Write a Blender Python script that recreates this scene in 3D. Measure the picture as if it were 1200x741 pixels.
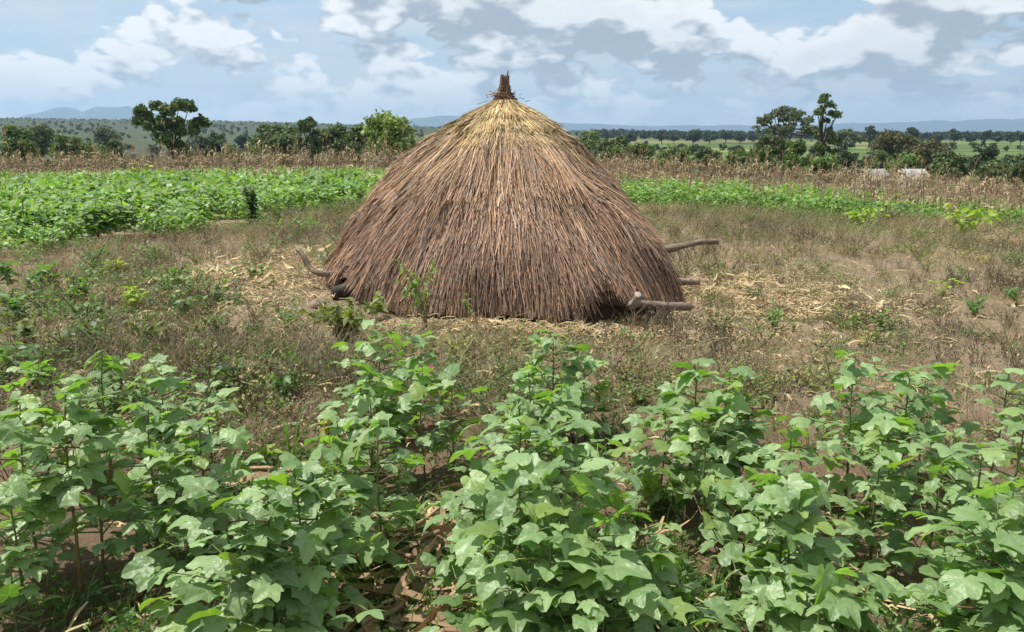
import bpy, math
import numpy as np
from mathutils import Matrix, Vector

for _o in list(bpy.data.objects):
    bpy.data.objects.remove(_o)
scene = bpy.context.scene
COL = scene.collection
R = np.random.default_rng(11)
rad = math.radians

# ------------------------------------------------------------------ camera
EYE = 1.65
cam_d = bpy.data.cameras.new('camera')
cam = bpy.data.objects.new('camera', cam_d)
COL.objects.link(cam)
cam_d.sensor_fit = 'HORIZONTAL'
cam_d.angle = 2 * math.atan(600 / 942)
cam_d.clip_start = 0.05
cam_d.clip_end = 60000
cam.location = (0, 0, EYE)
cam.rotation_euler = (rad(90 - 12.74), 0, 0)
scene.camera = cam

# ------------------------------------------------------------------ sky and sun
SUN_EL, SUN_AZ = rad(67), rad(-78)      # azimuth from +Y, positive towards +X
scene.view_settings.view_transform = 'Standard'
scene.view_settings.look = 'None'
scene.view_settings.gamma = 1
scene.view_settings.use_curve_mapping = False
scene.view_settings.exposure = 0.55
scene.cycles.use_denoising = True
scene.cycles.max_bounces = 5
scene.cycles.diffuse_bounces = 2
scene.cycles.glossy_bounces = 2
scene.cycles.transmission_bounces = 3
scene.cycles.volume_bounces = 0
scene.cycles.use_fast_gi = False
scene.cycles.sample_clamp_indirect = 6

sun_d = bpy.data.lights.new('sun', 'SUN')
sun_d.energy = 4.8
sun_d.angle = rad(0.6)
sun_d.color = (1.0, 0.955, 0.88)
sun = bpy.data.objects.new('sun', sun_d)
COL.objects.link(sun)
sdir = Vector((math.sin(SUN_AZ) * math.cos(SUN_EL), math.cos(SUN_AZ) * math.cos(SUN_EL), math.sin(SUN_EL)))
sun.rotation_euler = sdir.to_track_quat('Z', 'Y').to_euler()
sun.location = (-20, -10, 60)


class NT:
    """small node-tree writer"""
    def __init__(self, tree):
        self.t = tree
        self.n = tree.nodes
        self.l = tree.links

    def node(self, kind, **kw):
        nd = self.n.new(kind)
        for k, v in kw.items():
            setattr(nd, k, v)
        return nd

    def put(self, sock, v):
        if v is None:
            return
        if isinstance(v, bpy.types.NodeSocket):
            self.l.new(v, sock)
        else:
            sock.default_value = v

    def math(self, op, a, b=None, c=None, clamp=False):
        nd = self.node('ShaderNodeMath', operation=op, use_clamp=clamp)
        for i, v in enumerate((a, b, c)):
            self.put(nd.inputs[i], v)
        return nd.outputs[0]

    def vmath(self, op, a, b=None):
        nd = self.node('ShaderNodeVectorMath', operation=op)
        self.put(nd.inputs[0], a)
        if b is not None:
            self.put(nd.inputs[1], b)
        return nd.outputs[0]

    def noise(self, vec, scale, detail=4, rough=0.55, dist=0.0, lac=2.0):
        nd = self.node('ShaderNodeTexNoise')
        self.put(nd.inputs['Vector'], vec)
        nd.inputs['Scale'].default_value = scale
        nd.inputs['Detail'].default_value = detail
        nd.inputs['Roughness'].default_value = rough
        nd.inputs['Lacunarity'].default_value = lac
        nd.inputs['Distortion'].default_value = dist
        return nd.outputs['Fac']

    def remap(self, v, a, b, c=0.0, d=1.0, smooth=True):
        nd = self.node('ShaderNodeMapRange')
        nd.interpolation_type = 'SMOOTHSTEP' if smooth else 'LINEAR'
        self.put(nd.inputs['Value'], v)
        for k, x in zip(('From Min', 'From Max', 'To Min', 'To Max'), (a, b, c, d)):
            self.put(nd.inputs[k], x)
        return nd.outputs['Result']

    def mix(self, f, a, b, blend='MIX'):
        nd = self.node('ShaderNodeMix', data_type='RGBA', blend_type=blend)
        self.put(nd.inputs[0], f)
        self.put(nd.inputs[6], a)
        self.put(nd.inputs[7], b)
        return nd.outputs[2]


def c4(c, k=1.0):
    return (c[0] * k, c[1] * k, c[2] * k, 1.0)


world = bpy.data.worlds.new('World')
scene.world = world
world.use_nodes = True
T = NT(world.node_tree)
bg = T.n['Background']
sky = T.node('ShaderNodeTexSky', sky_type='NISHITA')
sky.sun_disc = False
sky.sun_elevation = SUN_EL
sky.sun_rotation = SUN_AZ
sky.air_density = 1.0
sky.dust_density = 1.2
sky.ozone_density = 1.0
SKY_K = 0.10
bg.inputs['Strength'].default_value = SKY_K
tc = T.node('ShaderNodeTexCoord')
dirv = tc.outputs['Generated']
sep = T.node('ShaderNodeSeparateXYZ')
T.l.new(dirv, sep.inputs[0])
dz = sep.outputs['Z']


def cloud_density(off):
    v = T.vmath('ADD', T.vmath('MULTIPLY', dirv, (1.0, 1.0, 2.0)), off)
    a = T.noise(v, 6.0, 1.0, 0.5)
    # billows: rounded heads with creases between them
    p1 = T.math('ABSOLUTE', T.math('SUBTRACT', T.noise(v, 17.0, 2.0, 0.55), 0.5))
    b = T.noise(v, 19.0, 4, 0.55)
    s = T.math('ADD', T.math('MULTIPLY', a, 0.66), T.math('MULTIPLY', b, 0.26))
    return T.math('ADD', s, T.math('MULTIPLY', p1, 0.40))


OFF = (3.17, 1.4, 0.62)
n1 = cloud_density(OFF)
n2 = cloud_density((OFF[0] - 0.010, OFF[1], OFF[2] + 0.060))
cover = T.remap(n1, 0.432, 0.472)
lit = T.remap(T.math('SUBTRACT', n1, n2), -0.060, 0.060)
thick = T.remap(n1, 0.50, 0.62)
# dense cores are greyer, sunward (upper) edges whiter
cl = T.mix(lit, c4((2.75, 3.1, 3.5)), c4((7.4, 7.4, 7.3)))
cl = T.mix(T.math('MULTIPLY', thick, 0.25), cl, c4((3.5, 3.85, 4.2)))
# a thin high veil
vv = T.vmath('MULTIPLY', dirv, (2.0, 2.0, 11.0))
veil = T.remap(T.noise(vv, 2.0, 4, 0.6), 0.36, 0.66, 0.0, 0.9)
base_sky = T.mix(veil, T.mix(0.65, sky.outputs[0], c4((3.2, 4.35, 5.5))), c4((4.9, 5.35, 5.7)))
sk = T.mix(cover, base_sky, cl)
# thinner, paler cloud low over the horizon
low = T.remap(dz, 0.0, 0.060, 0.60, 0.0)
sk = T.mix(low, sk, c4((4.9, 5.35, 5.75)))
T.l.new(sk, bg.inputs['Color'])

# ------------------------------------------------------------------ helpers
def unit(v, axis=-1):
    return v / np.maximum(np.linalg.norm(v, axis=axis, keepdims=True), 1e-9)


def mesh_np(name, V, Q=None, Tq=None, col=None, smooth=False, mat=None):
    """mesh from numpy vertices, quads and tris; col = per-vertex rgb stored in attribute 'col'"""
    me = bpy.data.meshes.new(name)
    V = np.asarray(V, np.float32)
    loops, starts, n = [], [], 0
    if Q is not None and len(Q):
        Q = np.asarray(Q, np.int32)
        loops.append(Q.ravel()); starts.append(np.arange(len(Q), dtype=np.int32) * 4); n = Q.size
    if Tq is not None and len(Tq):
        Tq = np.asarray(Tq, np.int32)
        loops.append(Tq.ravel()); starts.append(n + np.arange(len(Tq), dtype=np.int32) * 3)
    L = np.concatenate(loops); S = np.concatenate(starts)
    me.vertices.add(len(V)); me.vertices.foreach_set('co', V.ravel())
    me.loops.add(len(L)); me.loops.foreach_set('vertex_index', L)
    me.polygons.add(len(S)); me.polygons.foreach_set('loop_start', S)
    if smooth:
        me.polygons.foreach_set('use_smooth', np.ones(len(S), bool))
    me.update(calc_edges=True)
    if col is not None:
        c = np.ones((len(V), 4), np.float32); c[:, :3] = col
        a = me.attributes.new('col', 'FLOAT_COLOR', 'POINT')
        a.data.foreach_set('color', c.ravel())
    if mat is not None:
        me.materials.append(mat)
    return me


class Geo:
    """collects vertices, faces and colours"""
    def __init__(self):
        self.V, self.Q, self.T, self.C, self.n = [], [], [], [], 0

    def add(self, V, Q=None, Tq=None, col=(0.5, 0.5, 0.5)):
        V = np.asarray(V, float).reshape(-1, 3)
        self.V.append(V)
        if Q is not None and len(Q): self.Q.append(np.asarray(Q) + self.n)
        if Tq is not None and len(Tq): self.T.append(np.asarray(Tq) + self.n)
        c = np.asarray(col, float)
        self.C.append(np.broadcast_to(c, V.shape).copy() if c.ndim == 1 else c)
        self.n += len(V)
        return self

    def arrays(self):
        V = np.concatenate(self.V); C = np.concatenate(self.C)
        Q = np.concatenate(self.Q) if self.Q else np.zeros((0, 4), int)
        Tq = np.concatenate(self.T) if self.T else np.zeros((0, 3), int)
        return V, Q, Tq, C

    def mesh(self, name, mat, smooth=False):
        V, Q, Tq, C = self.arrays()
        return mesh_np(name, V, Q, Tq, C, smooth, mat)


def link(name, me, parent=None, loc=None):
    o = bpy.data.objects.new(name, me)
    COL.objects.link(o)
    if parent is not None: o.parent = parent
    if loc is not None: o.location = loc
    return o


def tag(o, label=None, cat=None, group=None, kind=None):
    if label: o['label'] = label
    if cat: o['category'] = cat
    if group: o['group'] = group
    if kind: o['kind'] = kind
    return o


def tubes(paths, radii, sides=4, ref=None, cap=False):
    """paths (n,k,3), radii (n,k) -> verts, quads"""
    P = np.asarray(paths, float); n, k, _ = P.shape
    rr = np.broadcast_to(np.asarray(radii, float), (n, k))
    tn = unit(np.gradient(P, axis=1))
    if ref is None:
        ref = unit(R.normal(size=(n, 1, 3)))
    u = unit(np.cross(tn, np.broadcast_to(ref, tn.shape)))
    v = np.cross(tn, u)
    a = np.arange(sides) * 2 * np.pi / sides
    ring = (u[:, :, None] * np.cos(a)[None, None, :, None] + v[:, :, None] * np.sin(a)[None, None, :, None])
    V = (P[:, :, None] + ring * rr[:, :, None, None]).reshape(-1, 3)
    base = (np.arange(n) * k * sides)[:, None, None]
    i = np.arange(k - 1)[None, :, None] * sides
    j = np.arange(sides)[None, None, :]
    j2 = (j + 1) % sides
    Q = np.stack([base + i + j, base + i + j2, base + i + sides + j2, base + i + sides + j], -1).reshape(-1, 4)
    return V, Q


def end_caps(n, k, sides):
    """fan triangles closing both ends of each tube (indices match tubes())"""
    out = []
    for m in range(n):
        b = m * k * sides
        e = b + (k - 1) * sides
        for j in range(1, sides - 1):
            out.append((b, b + j + 1, b + j)); out.append((e, e + j, e + j + 1))
    return np.array(out)


def ribbons(paths, width, side):
    """paths (n,k,3), width (n,k), side (n,3) -> verts, quads"""
    P = np.asarray(paths, float); n, k, _ = P.shape
    w = np.broadcast_to(np.asarray(width, float), (n, k))
    s = np.asarray(side, float)[:, None, :]
    V = np.stack([P - s * w[..., None] / 2, P + s * w[..., None] / 2], 2).reshape(-1, 3)
    base = (np.arange(n) * k * 2)[:, None]
    i = np.arange(k - 1)[None, :] * 2
    Q = np.stack([base + i, base + i + 1, base + i + 3, base + i + 2], -1).reshape(-1, 4)
    return V, Q


def scatter(protos, pick, pos, rotz, scl, tint=None, tilt=None):
    """joins copies of prototype geometry (V,Q,T,C) at pos with turn and size"""
    g = Geo()
    for pi, (V, Q, Tq, C) in enumerate(protos):
        m = np.where(pick == pi)[0]
        if not len(m): continue
        c, s = np.cos(rotz[m])[:, None], np.sin(rotz[m])[:, None]
        x = V[None, :, 0] * c - V[None, :, 1] * s
        y = V[None, :, 0] * s + V[None, :, 1] * c
        z = np.broadcast_to(V[None, :, 2], x.shape).copy()
        if tilt is not None:
            x = x + z * tilt[m, 0:1]; y = y + z * tilt[m, 1:2]
        W = np.stack([x, y, z], -1) * scl[m][:, None, None] + pos[m][:, None, :]
        off = (np.arange(len(m)) * len(V))[:, None, None]
        CC = np.broadcast_to(C[None], (len(m),) + C.shape).copy()
        if tint is not None: CC = CC * tint[m][:, None, :]
        g.add(W.reshape(-1, 3), (Q[None] + off).reshape(-1, 4) if len(Q) else None,
              (Tq[None] + off).reshape(-1, 3) if len(Tq) else None, CC.reshape(-1, 3))
    return g


def vnoise(x, y, seed=0):
    """smooth value noise in numpy"""
    xi, yi = np.floor(x), np.floor(y)
    fx, fy = x - xi, y - yi
    fx = fx * fx * (3 - 2 * fx); fy = fy * fy * (3 - 2 * fy)
    def h(a, b):
        q = np.sin(a * 127.1 + b * 311.7 + seed * 74.7) * 43758.5453
        return q - np.floor(q)
    return (h(xi, yi) * (1 - fx) + h(xi + 1, yi) * fx) * (1 - fy) + (h(xi, yi + 1) * (1 - fx) + h(xi + 1, yi + 1) * fx) * fy


def sstep(a, b, v):
    t = np.clip((v - a) / (b - a), 0, 1)
    return t * t * (3 - 2 * t)


HUT = (-0.085, 8.94)
_PD = np.array([0, 12, 20, 32, 45, 65, 90, 140, 220, 320, 500, 900, 1500, 2200, 3500, 20000.])
_PZ = np.array([0, 0, -0.2, -0.55, -1.0, -1.7, -2.6, -5.0, -8.5, -10, -9.6, -7, -0.6, 1.0, 0.0, 0.0])
_xs = np.linspace(0, 1, 3001)
_LD = np.log(1 + _PD)
_gx = np.linspace(0, _LD[-1], 2400)
_gz = np.interp(_gx, _LD, _PZ)
_ker = np.hanning(61); _ker /= _ker.sum()
_gz = np.convolve(np.pad(_gz, 30, mode='edge'), _ker, mode='valid')


def terrain(x, y):
    x = np.asarray(x, float); y = np.asarray(y, float)
    D = np.hypot(x, y)
    z = np.interp(np.log(1 + D), _gx, _gz)
    # the land falls to the right beyond the hut
    z = z - 0.05 * np.where(x > 0, x * x / (x + 3.0), 0) * sstep(10, 30, D) * (1 - sstep(90, 260, D))
    # ridge far to the left
    az = x / np.maximum(np.abs(y), 1e-3)
    z = z + 36 * sstep(0.22, -0.42, az) * sstep(900, 2500, D) * np.where(y > 0, 1, 0.3)
    z = z + (vnoise(x / 700., y / 900., 5) - .5) * 14 * sstep(600, 2200, D)
    # tilt of the hut's platform, soil mound at its left
    hx, hy = x - HUT[0], y - HUT[1]
    loc = np.exp(-(hx / 3.2) ** 2 - (hy / 3.0) ** 2)
    z = z - np.where(hx > 0, 0.26, 0.05) * np.tanh(hx / 2.0) * loc
    z = z + 0.10 * np.exp(-((x + 2.25) / .45) ** 2 - ((y - 7.2) / .45) ** 2)
    # planted ridges and clods in the foreground
    near = 1 - sstep(4.6, 6.2, D)
    z = z + near * 0.035 * np.cos((x + 0.08 * y) * 2 * np.pi / 1.05 - 1.0)
    clod = (vnoise(x * 5.1, y * 5.1, 1) - .5) * 0.05 + (vnoise(x * 13., y * 13., 2) - .5) * 0.03
    z = z + clod * (1 - sstep(9, 16, D)) + (vnoise(x / 4., y / 4., 3) - .5) * 0.12 * sstep(8, 14, D)
    return z


def tz(x, y):
    return float(terrain(np.array([x]), np.array([y]))[0])


# ------------------------------------------------------------------ materials
def new_mat(name):
    m = bpy.data.materials.new(name)
    m.use_nodes = True
    t = NT(m.node_tree)
    return m, t, t.n['Principled BSDF'], t.n['Material Output']


def mat_col(name, rough=0.8, transl=0.0, tcol=(1.2, 1.25, 0.7), var=0.25, nscale=30.0, bump=0.0, spec=0.3, objvar=0.0):
    """colour from the mesh's own 'col' attribute with fine noise; optional translucency for thin leaves"""
    m, t, p, out = new_mat(name)
    at = t.node('ShaderNodeAttribute', attribute_name='col')
    geo = t.node('ShaderNodeNewGeometry')
    n = t.noise(geo.outputs['Position'], nscale, 3)
    k = t.remap(n, 0.25, 0.75, 1 - var, 1 + var, False)
    if objvar:
        oi = t.node('ShaderNodeObjectInfo')
        k = t.math('MULTIPLY', k, t.remap(oi.outputs['Random'], 0, 1, 1 - objvar, 1 + objvar, False))
    colr = t.vmath('MULTIPLY', at.outputs['Color'], k)
    t.l.new(colr, p.inputs['Base Color'])
    p.inputs['Roughness'].default_value = rough
    p.inputs['Specular IOR Level'].default_value = spec
    if bump:
        b = t.node('ShaderNodeBump')
        b.inputs['Strength'].default_value = bump
        b.inputs['Distance'].default_value = 0.01
        t.l.new(n, b.inputs['Height'])
        t.l.new(b.outputs[0], p.inputs['Normal'])
    if transl:
        tr = t.node('ShaderNodeBsdfTranslucent')
        t.l.new(t.vmath('MULTIPLY', colr, tcol), tr.inputs['Color'])
        mx = t.node('ShaderNodeMixShader')
        mx.inputs[0].default_value = transl
        t.l.new(p.outputs[0], mx.inputs[1]); t.l.new(tr.outputs[0], mx.inputs[2])
        t.l.new(mx.outputs[0], out.inputs['Surface'])
    return m


def mat_cotton_leaf():
    m, t, p, out = new_mat('cotton_leaf')
    oi = t.node('ShaderNodeObjectInfo')
    tcn = t.node('ShaderNodeTexCoord')
    r1 = oi.outputs['Random']
    r2 = t.math('FRACT', t.math('MULTIPLY', r1, 17.3))
    base = t.mix(r1, c4((0.120, 0.205, 0.074)), c4((0.262, 0.380, 0.168)))
    base = t.mix(t.remap(r2, 0.80, 1.0, 0, 0.85), base, c4((0.21, 0.29, 0.055)))      # a few young or yellowing ones
    n = t.noise(tcn.outputs['Object'], 2.2, 5, 0.6)
    base = t.mix(t.remap(n, 0.35, 0.75, 0, 0.25), base, t.vmath('MULTIPLY', base, (1.35, 1.2, 1.0)))
    # paler veins along the lobes, from the leaf's own vein attribute
    at = t.node('ShaderNodeAttribute', attribute_name='vein')
    vein = t.remap(at.outputs['Fac'], 0.80, 1.0, 0, 0.75)
    base = t.mix(vein, base, c4((0.34, 0.42, 0.22)))
    spot = t.remap(t.noise(tcn.outputs['Object'], 9.0, 2, 0.5), 0.72, 0.78, 0, 0.6)
    base = t.mix(spot, base, c4((0.16, 0.12, 0.05)))
    t.l.new(base, p.inputs['Base Color'])
    p.inputs['Roughness'].default_value = 0.47
    p.inputs['Specular IOR Level'].default_value = 0.6
    b = t.node('ShaderNodeBump')
    b.inputs['Strength'].default_value = 0.25
    b.inputs['Distance'].default_value = 0.02
    t.l.new(t.math('ADD', t.noise(tcn.outputs['Object'], 3.5, 1, 0.5), t.math('MULTIPLY', vein, -0.5)), b.inputs['Height'])
    t.l.new(b.outputs[0], p.inputs['Normal'])
    tr = t.node('ShaderNodeBsdfTranslucent')
    t.l.new(t.vmath('MULTIPLY', base, (1.35, 1.75, 0.32)), tr.inputs['Color'])
    mx = t.node('ShaderNodeMixShader')
    mx.inputs[0].default_value = 0.36
    t.l.new(p.outputs[0], mx.inputs[1]); t.l.new(tr.outputs[0], mx.inputs[2])
    t.l.new(mx.outputs[0], out.inputs['Surface'])
    return m


def mat_ground():
    m, t, p, out = new_mat('ground_soil')
    geo = t.node('ShaderNodeNewGeometry')
    pos = geo.outputs['Position']
    ln = t.node('ShaderNodeVectorMath', operation='LENGTH')
    flat = t.vmath('MULTIPLY', pos, (1, 1, 0))
    t.l.new(flat, ln.inputs[0])
    D = ln.outputs['Value']
    n1 = t.noise(pos, 1.3, 6, 0.6)
    n2 = t.noise(pos, 14.0, 6, 0.65)
    n3 = t.noise(pos, 70.0, 3, 0.6)
    soil = t.mix(n2, c4((0.082, 0.055, 0.034)), c4((0.175, 0.122, 0.078)))
    soil = t.mix(t.remap(n3, 0.56, 0.72, 0, 0.6), soil, c4((0.22, 0.16, 0.105)))
    soil = t.mix(t.remap(n1, 0.45, 0.7, 0, 0.35), soil, c4((0.19, 0.135, 0.10)))
    dry = t.mix(n2, c4((0.118, 0.090, 0.060)), c4((0.265, 0.205, 0.132)))
    dry = t.mix(t.remap(n3, 0.5, 0.7, 0, 0.7), dry, c4((0.36, 0.28, 0.17)))
    c = t.mix(t.remap(t.math('ADD', D, t.math('MULTIPLY', n1, 1.6)), 5.2, 7.2), soil, dry)
    # fields and bush of the valley
    f1 = t.noise(t.vmath('MULTIPLY', pos, (0.010, 0.018, 0)), 1.0, 3, 0.5)
    vor = t.node('ShaderNodeTexVoronoi')
    vor.inputs['Scale'].default_value = 1.0
    t.l.new(t.vmath('MULTIPLY', pos, (0.0075, 0.0055, 0)), vor.inputs['Vector'])
    vs = t.node('ShaderNodeSeparateColor')
    t.l.new(vor.outputs['Color'], vs.inputs[0])
    field = t.mix(t.remap(vs.outputs[0], 0.2, 0.8), c4((0.085, 0.125, 0.035)), c4((0.150, 0.200, 0.055)))
    field = t.mix(t.remap(vs.outputs[1], 0.72, 0.8), field, c4((0.17, 0.14, 0.062)))
    field = t.mix(t.remap(f1, 0.42, 0.62, 0, 0.8), field, c4((0.040, 0.068, 0.026)))
    bush = t.noise(t.vmath('MULTIPLY', pos, (0.05, 0.012, 0)), 1.0, 5, 0.7)
    farc = t.mix(t.remap(bush, 0.4, 0.6), c4((0.034, 0.046, 0.024)), c4((0.052, 0.064, 0.034)))
    sx = t.node('ShaderNodeSeparateXYZ')
    t.l.new(pos, sx.inputs[0])
    side = t.math('DIVIDE', sx.outputs[0], D)          # open bushland to the left, farmland to the right
    bushy = t.math('MULTIPLY', t.remap(side, -0.02, -0.18), t.remap(D, 170, 330))
    field = t.mix(t.math('MAXIMUM', t.remap(D, 850, 1500), t.math('MULTIPLY', bushy, 0.9)), field, farc)
    c = t.mix(t.remap(D, 60, 95), c, field)
    t.l.new(c, p.inputs['Base Color'])
    p.inputs['Roughness'].default_value = 0.95
    p.inputs['Specular IOR Level'].default_value = 0.15
    b = t.node('ShaderNodeBump')
    b.inputs['Strength'].default_value = 0.9
    b.inputs['Distance'].default_value = 0.03
    t.l.new(t.math('ADD', n2, t.math('MULTIPLY', n3, 0.5)), b.inputs['Height'])
    t.l.new(b.outputs[0], p.inputs['Normal'])
    return m


M = {
    'thatch': mat_col('thatch_straw', 0.7, 0.0, var=0.28, nscale=60, spec=0.25),
    'wood': mat_col('weathered_wood', 0.85, 0, var=0.4, nscale=55, bump=0.6),
    'mud': mat_col('mud_wall', 0.95, 0, var=0.3, nscale=25, bump=0.7),
    'stem': mat_col('plant_stem', 0.6, 0, var=0.2, nscale=60),
    'cotton': mat_cotton_leaf(),
    'weed': mat_col('weed_leaf', 0.5, 0.35, (1.7, 1.9, 0.6), var=0.2, nscale=40, spec=0.4),
    'drygrass': mat_col('dry_grass', 0.8, 0.25, (1.1, 1.0, 0.8), var=0.25, nscale=20),
    'field': mat_col('field_crop', 0.5, 0.33, (1.7, 1.9, 0.6), var=0.22, nscale=3, spec=0.4),
    'maize': mat_col('dead_maize', 0.8, 0.25, (1.1, 1.0, 0.8), var=0.25, nscale=6),
    'crown': mat_col('tree_leaves', 0.6, 0.25, (1.5, 1.6, 0.6), var=0.3, nscale=0.6, spec=0.3),
    'bark': mat_col('tree_bark', 0.9, 0, var=0.3, nscale=3),
    'litter': mat_col('husk_litter', 0.75, 0.2, (1.1, 1.0, 0.8), var=0.2, nscale=40),
    'petal': mat_col('petal', 0.5, 0.4, (1, 1, 0.9), var=0.1, nscale=60),
    'paint': mat_col('barn_plaster', 0.8, 0, var=0.12, nscale=1.5),
    'sheet': mat_col('roof_sheet', 0.5, 0, var=0.1, nscale=0.8),
    'hill': mat_col('hill_bush', 0.95, 0, var=0.35, nscale=0.004, spec=0.1),
    'ground': mat_ground(),
}

# ------------------------------------------------------------------ ground sheet
def build_ground():
    nA = 320
    r = np.concatenate([np.linspace(0.25, 6, 110), np.geomspace(6.06, 14, 70)[0:], np.geomspace(14.4, 16000, 150)])
    a = np.arange(nA) * 2 * np.pi / nA
    X = r[:, None] * np.sin(a)[None]; Y = r[:, None] * np.cos(a)[None]
    Z = terrain(X, Y)
    V = np.stack([X, Y, Z], -1).reshape(-1, 3)
    i = np.arange(len(r) - 1)[:, None] * nA; j = np.arange(nA)[None]; j2 = (j + 1) % nA
    Q = np.stack([i + j, i + nA + j, i + nA + j2, i + j2], -1).reshape(-1, 4)
    Q = Q[:, ::-1]
    V = np.vstack([V, [[0, 0, tz(0, 0)]]])
    c = len(V) - 1
    Tq = np.array([(c, (k + 1) % nA, k) for k in range(nA)])
    o = link('ground', mesh_np('ground', V, Q, Tq, None, True, M['ground']))
    tag(o, 'brown soil and dry farmland falling away into a green valley', kind='structure')


build_ground()


def build_mountain(name, label, dist, pts, depth):
    """a real ridge: profile pts (x, height) with a rounded body of the given depth"""
    pts = np.array(pts, float)
    xs = np.linspace(pts[0, 0], pts[-1, 0], 90)
    hs = np.interp(xs, pts[:, 0], pts[:, 1]) * (0.90 + 0.13 * vnoise(xs / 260., xs * 0, 9) + 0.10 * vnoise(xs / 90., xs * 0, 10))
    hs[0] = hs[-1] = 0
    v = np.linspace(-1, 1, 21)
    prof = (1 - np.abs(v)) ** 0.9
    X = np.broadcast_to(xs[None], (21, 90)).copy()
    Y = dist + v[:, None] * depth + np.zeros((1, 90))
    Z = hs[None] * prof[:, None] * (0.85 + 0.3 * vnoise(X / 300., Y / 300., 4)) - 8
    Z[10] = hs - 8
    V = np.stack([X, Y, Z], -1).reshape(-1, 3)
    i = np.arange(20)[:, None] * 90; j = np.arange(89)[None]
    Q = np.stack([i + j, i + j + 1, i + 91 + j, i + 90 + j], -1).reshape(-1, 4)
    o = link(name, mesh_np(name, V, Q, None, np.full((len(V), 3), (0.028, 0.045, 0.042)), True, M['hill']))
    tag(o, label, kind='structure')


build_mountain('mountain', 'distant blue mountain with twin summits at the left horizon', 13000,
               [(-10500, 0), (-8800, 190), (-8000, 230), (-7600, 250), (-7350, 330), (-7000, 410), (-6700, 350), (-6450, 430), (-6200, 445), (-6000, 440), (-5600, 330), (-5200, 240), (-4500, 120), (-3600, 0)], 1800)
build_mountain('mountain', 'faint blue flat-topped mountain just left of the hut roof', 14500,
               [(-2900, 0), (-2300, 120), (-1800, 260), (-1400, 300), (-700, 300), (-200, 260), (600, 200), (2500, 150), (5000, 170), (7500, 240), (9500, 280), (12500, 200), (15000, 0)], 1500)

# ------------------------------------------------------------------ thatched hut
HP = np.array([(0.08, 1.985), (0.13, 1.925), (0.235, 1.845), (0.35, 1.765), (0.50, 1.665), (0.735, 1.475), (0.93, 1.255), (1.255, 0.935),
               (1.555, 0.59), (1.76, 0.25), (1.87, -0.04), (1.92, -0.40)])
_hs = np.concatenate([[0], np.cumsum(np.linalg.norm(np.diff(HP, axis=0), axis=1))])
HLEN = _hs[-1]


def hut_pt(s, phi, off):
    """point on the roof: s metres down the slope from the neck, azimuth phi (0 = towards the camera), raised by off"""
    r = np.interp(s, _hs, HP[:, 0]); z = np.interp(s, _hs, HP[:, 1])
    ds = 0.04
    dr = np.interp(s + ds, _hs, HP[:, 0]) - np.interp(s - ds, _hs, HP[:, 0])
    dzz = np.interp(s + ds, _hs, HP[:, 1]) - np.interp(s - ds, _hs, HP[:, 1])
    ln = np.hypot(dr, dzz) + 1e-9
    nr, nz = -dzz / ln, dr / ln
    lump = 0.08 * (vnoise(phi * 2.2 + 40, s * 1.6, 21) - .5) + 0.09 * (vnoise(phi * 5.5 + 40, s * 2.2, 22) - .5) + 0.05 * (vnoise(phi * 14 + 40, s * 3.5, 23) - .5)
    bulge = 0.07 * np.exp(-((phi - 0.85) / .45) ** 2) * sstep(1.2, 2.6, s) + (0.07 * np.exp(-((phi + 1.4) / .7) ** 2) - 0.045 * np.exp(-((phi - 1.5) / .6) ** 2)) * sstep(.45, 1.1, s)
    o = off + (lump * sstep(0.2, 0.8, s)) + bulge
    r = r + nr * o; z = z + nz * o
    return np.stack([HUT[0] + r * np.sin(phi), HUT[1] - r * np.cos(phi), z], -1)


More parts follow.
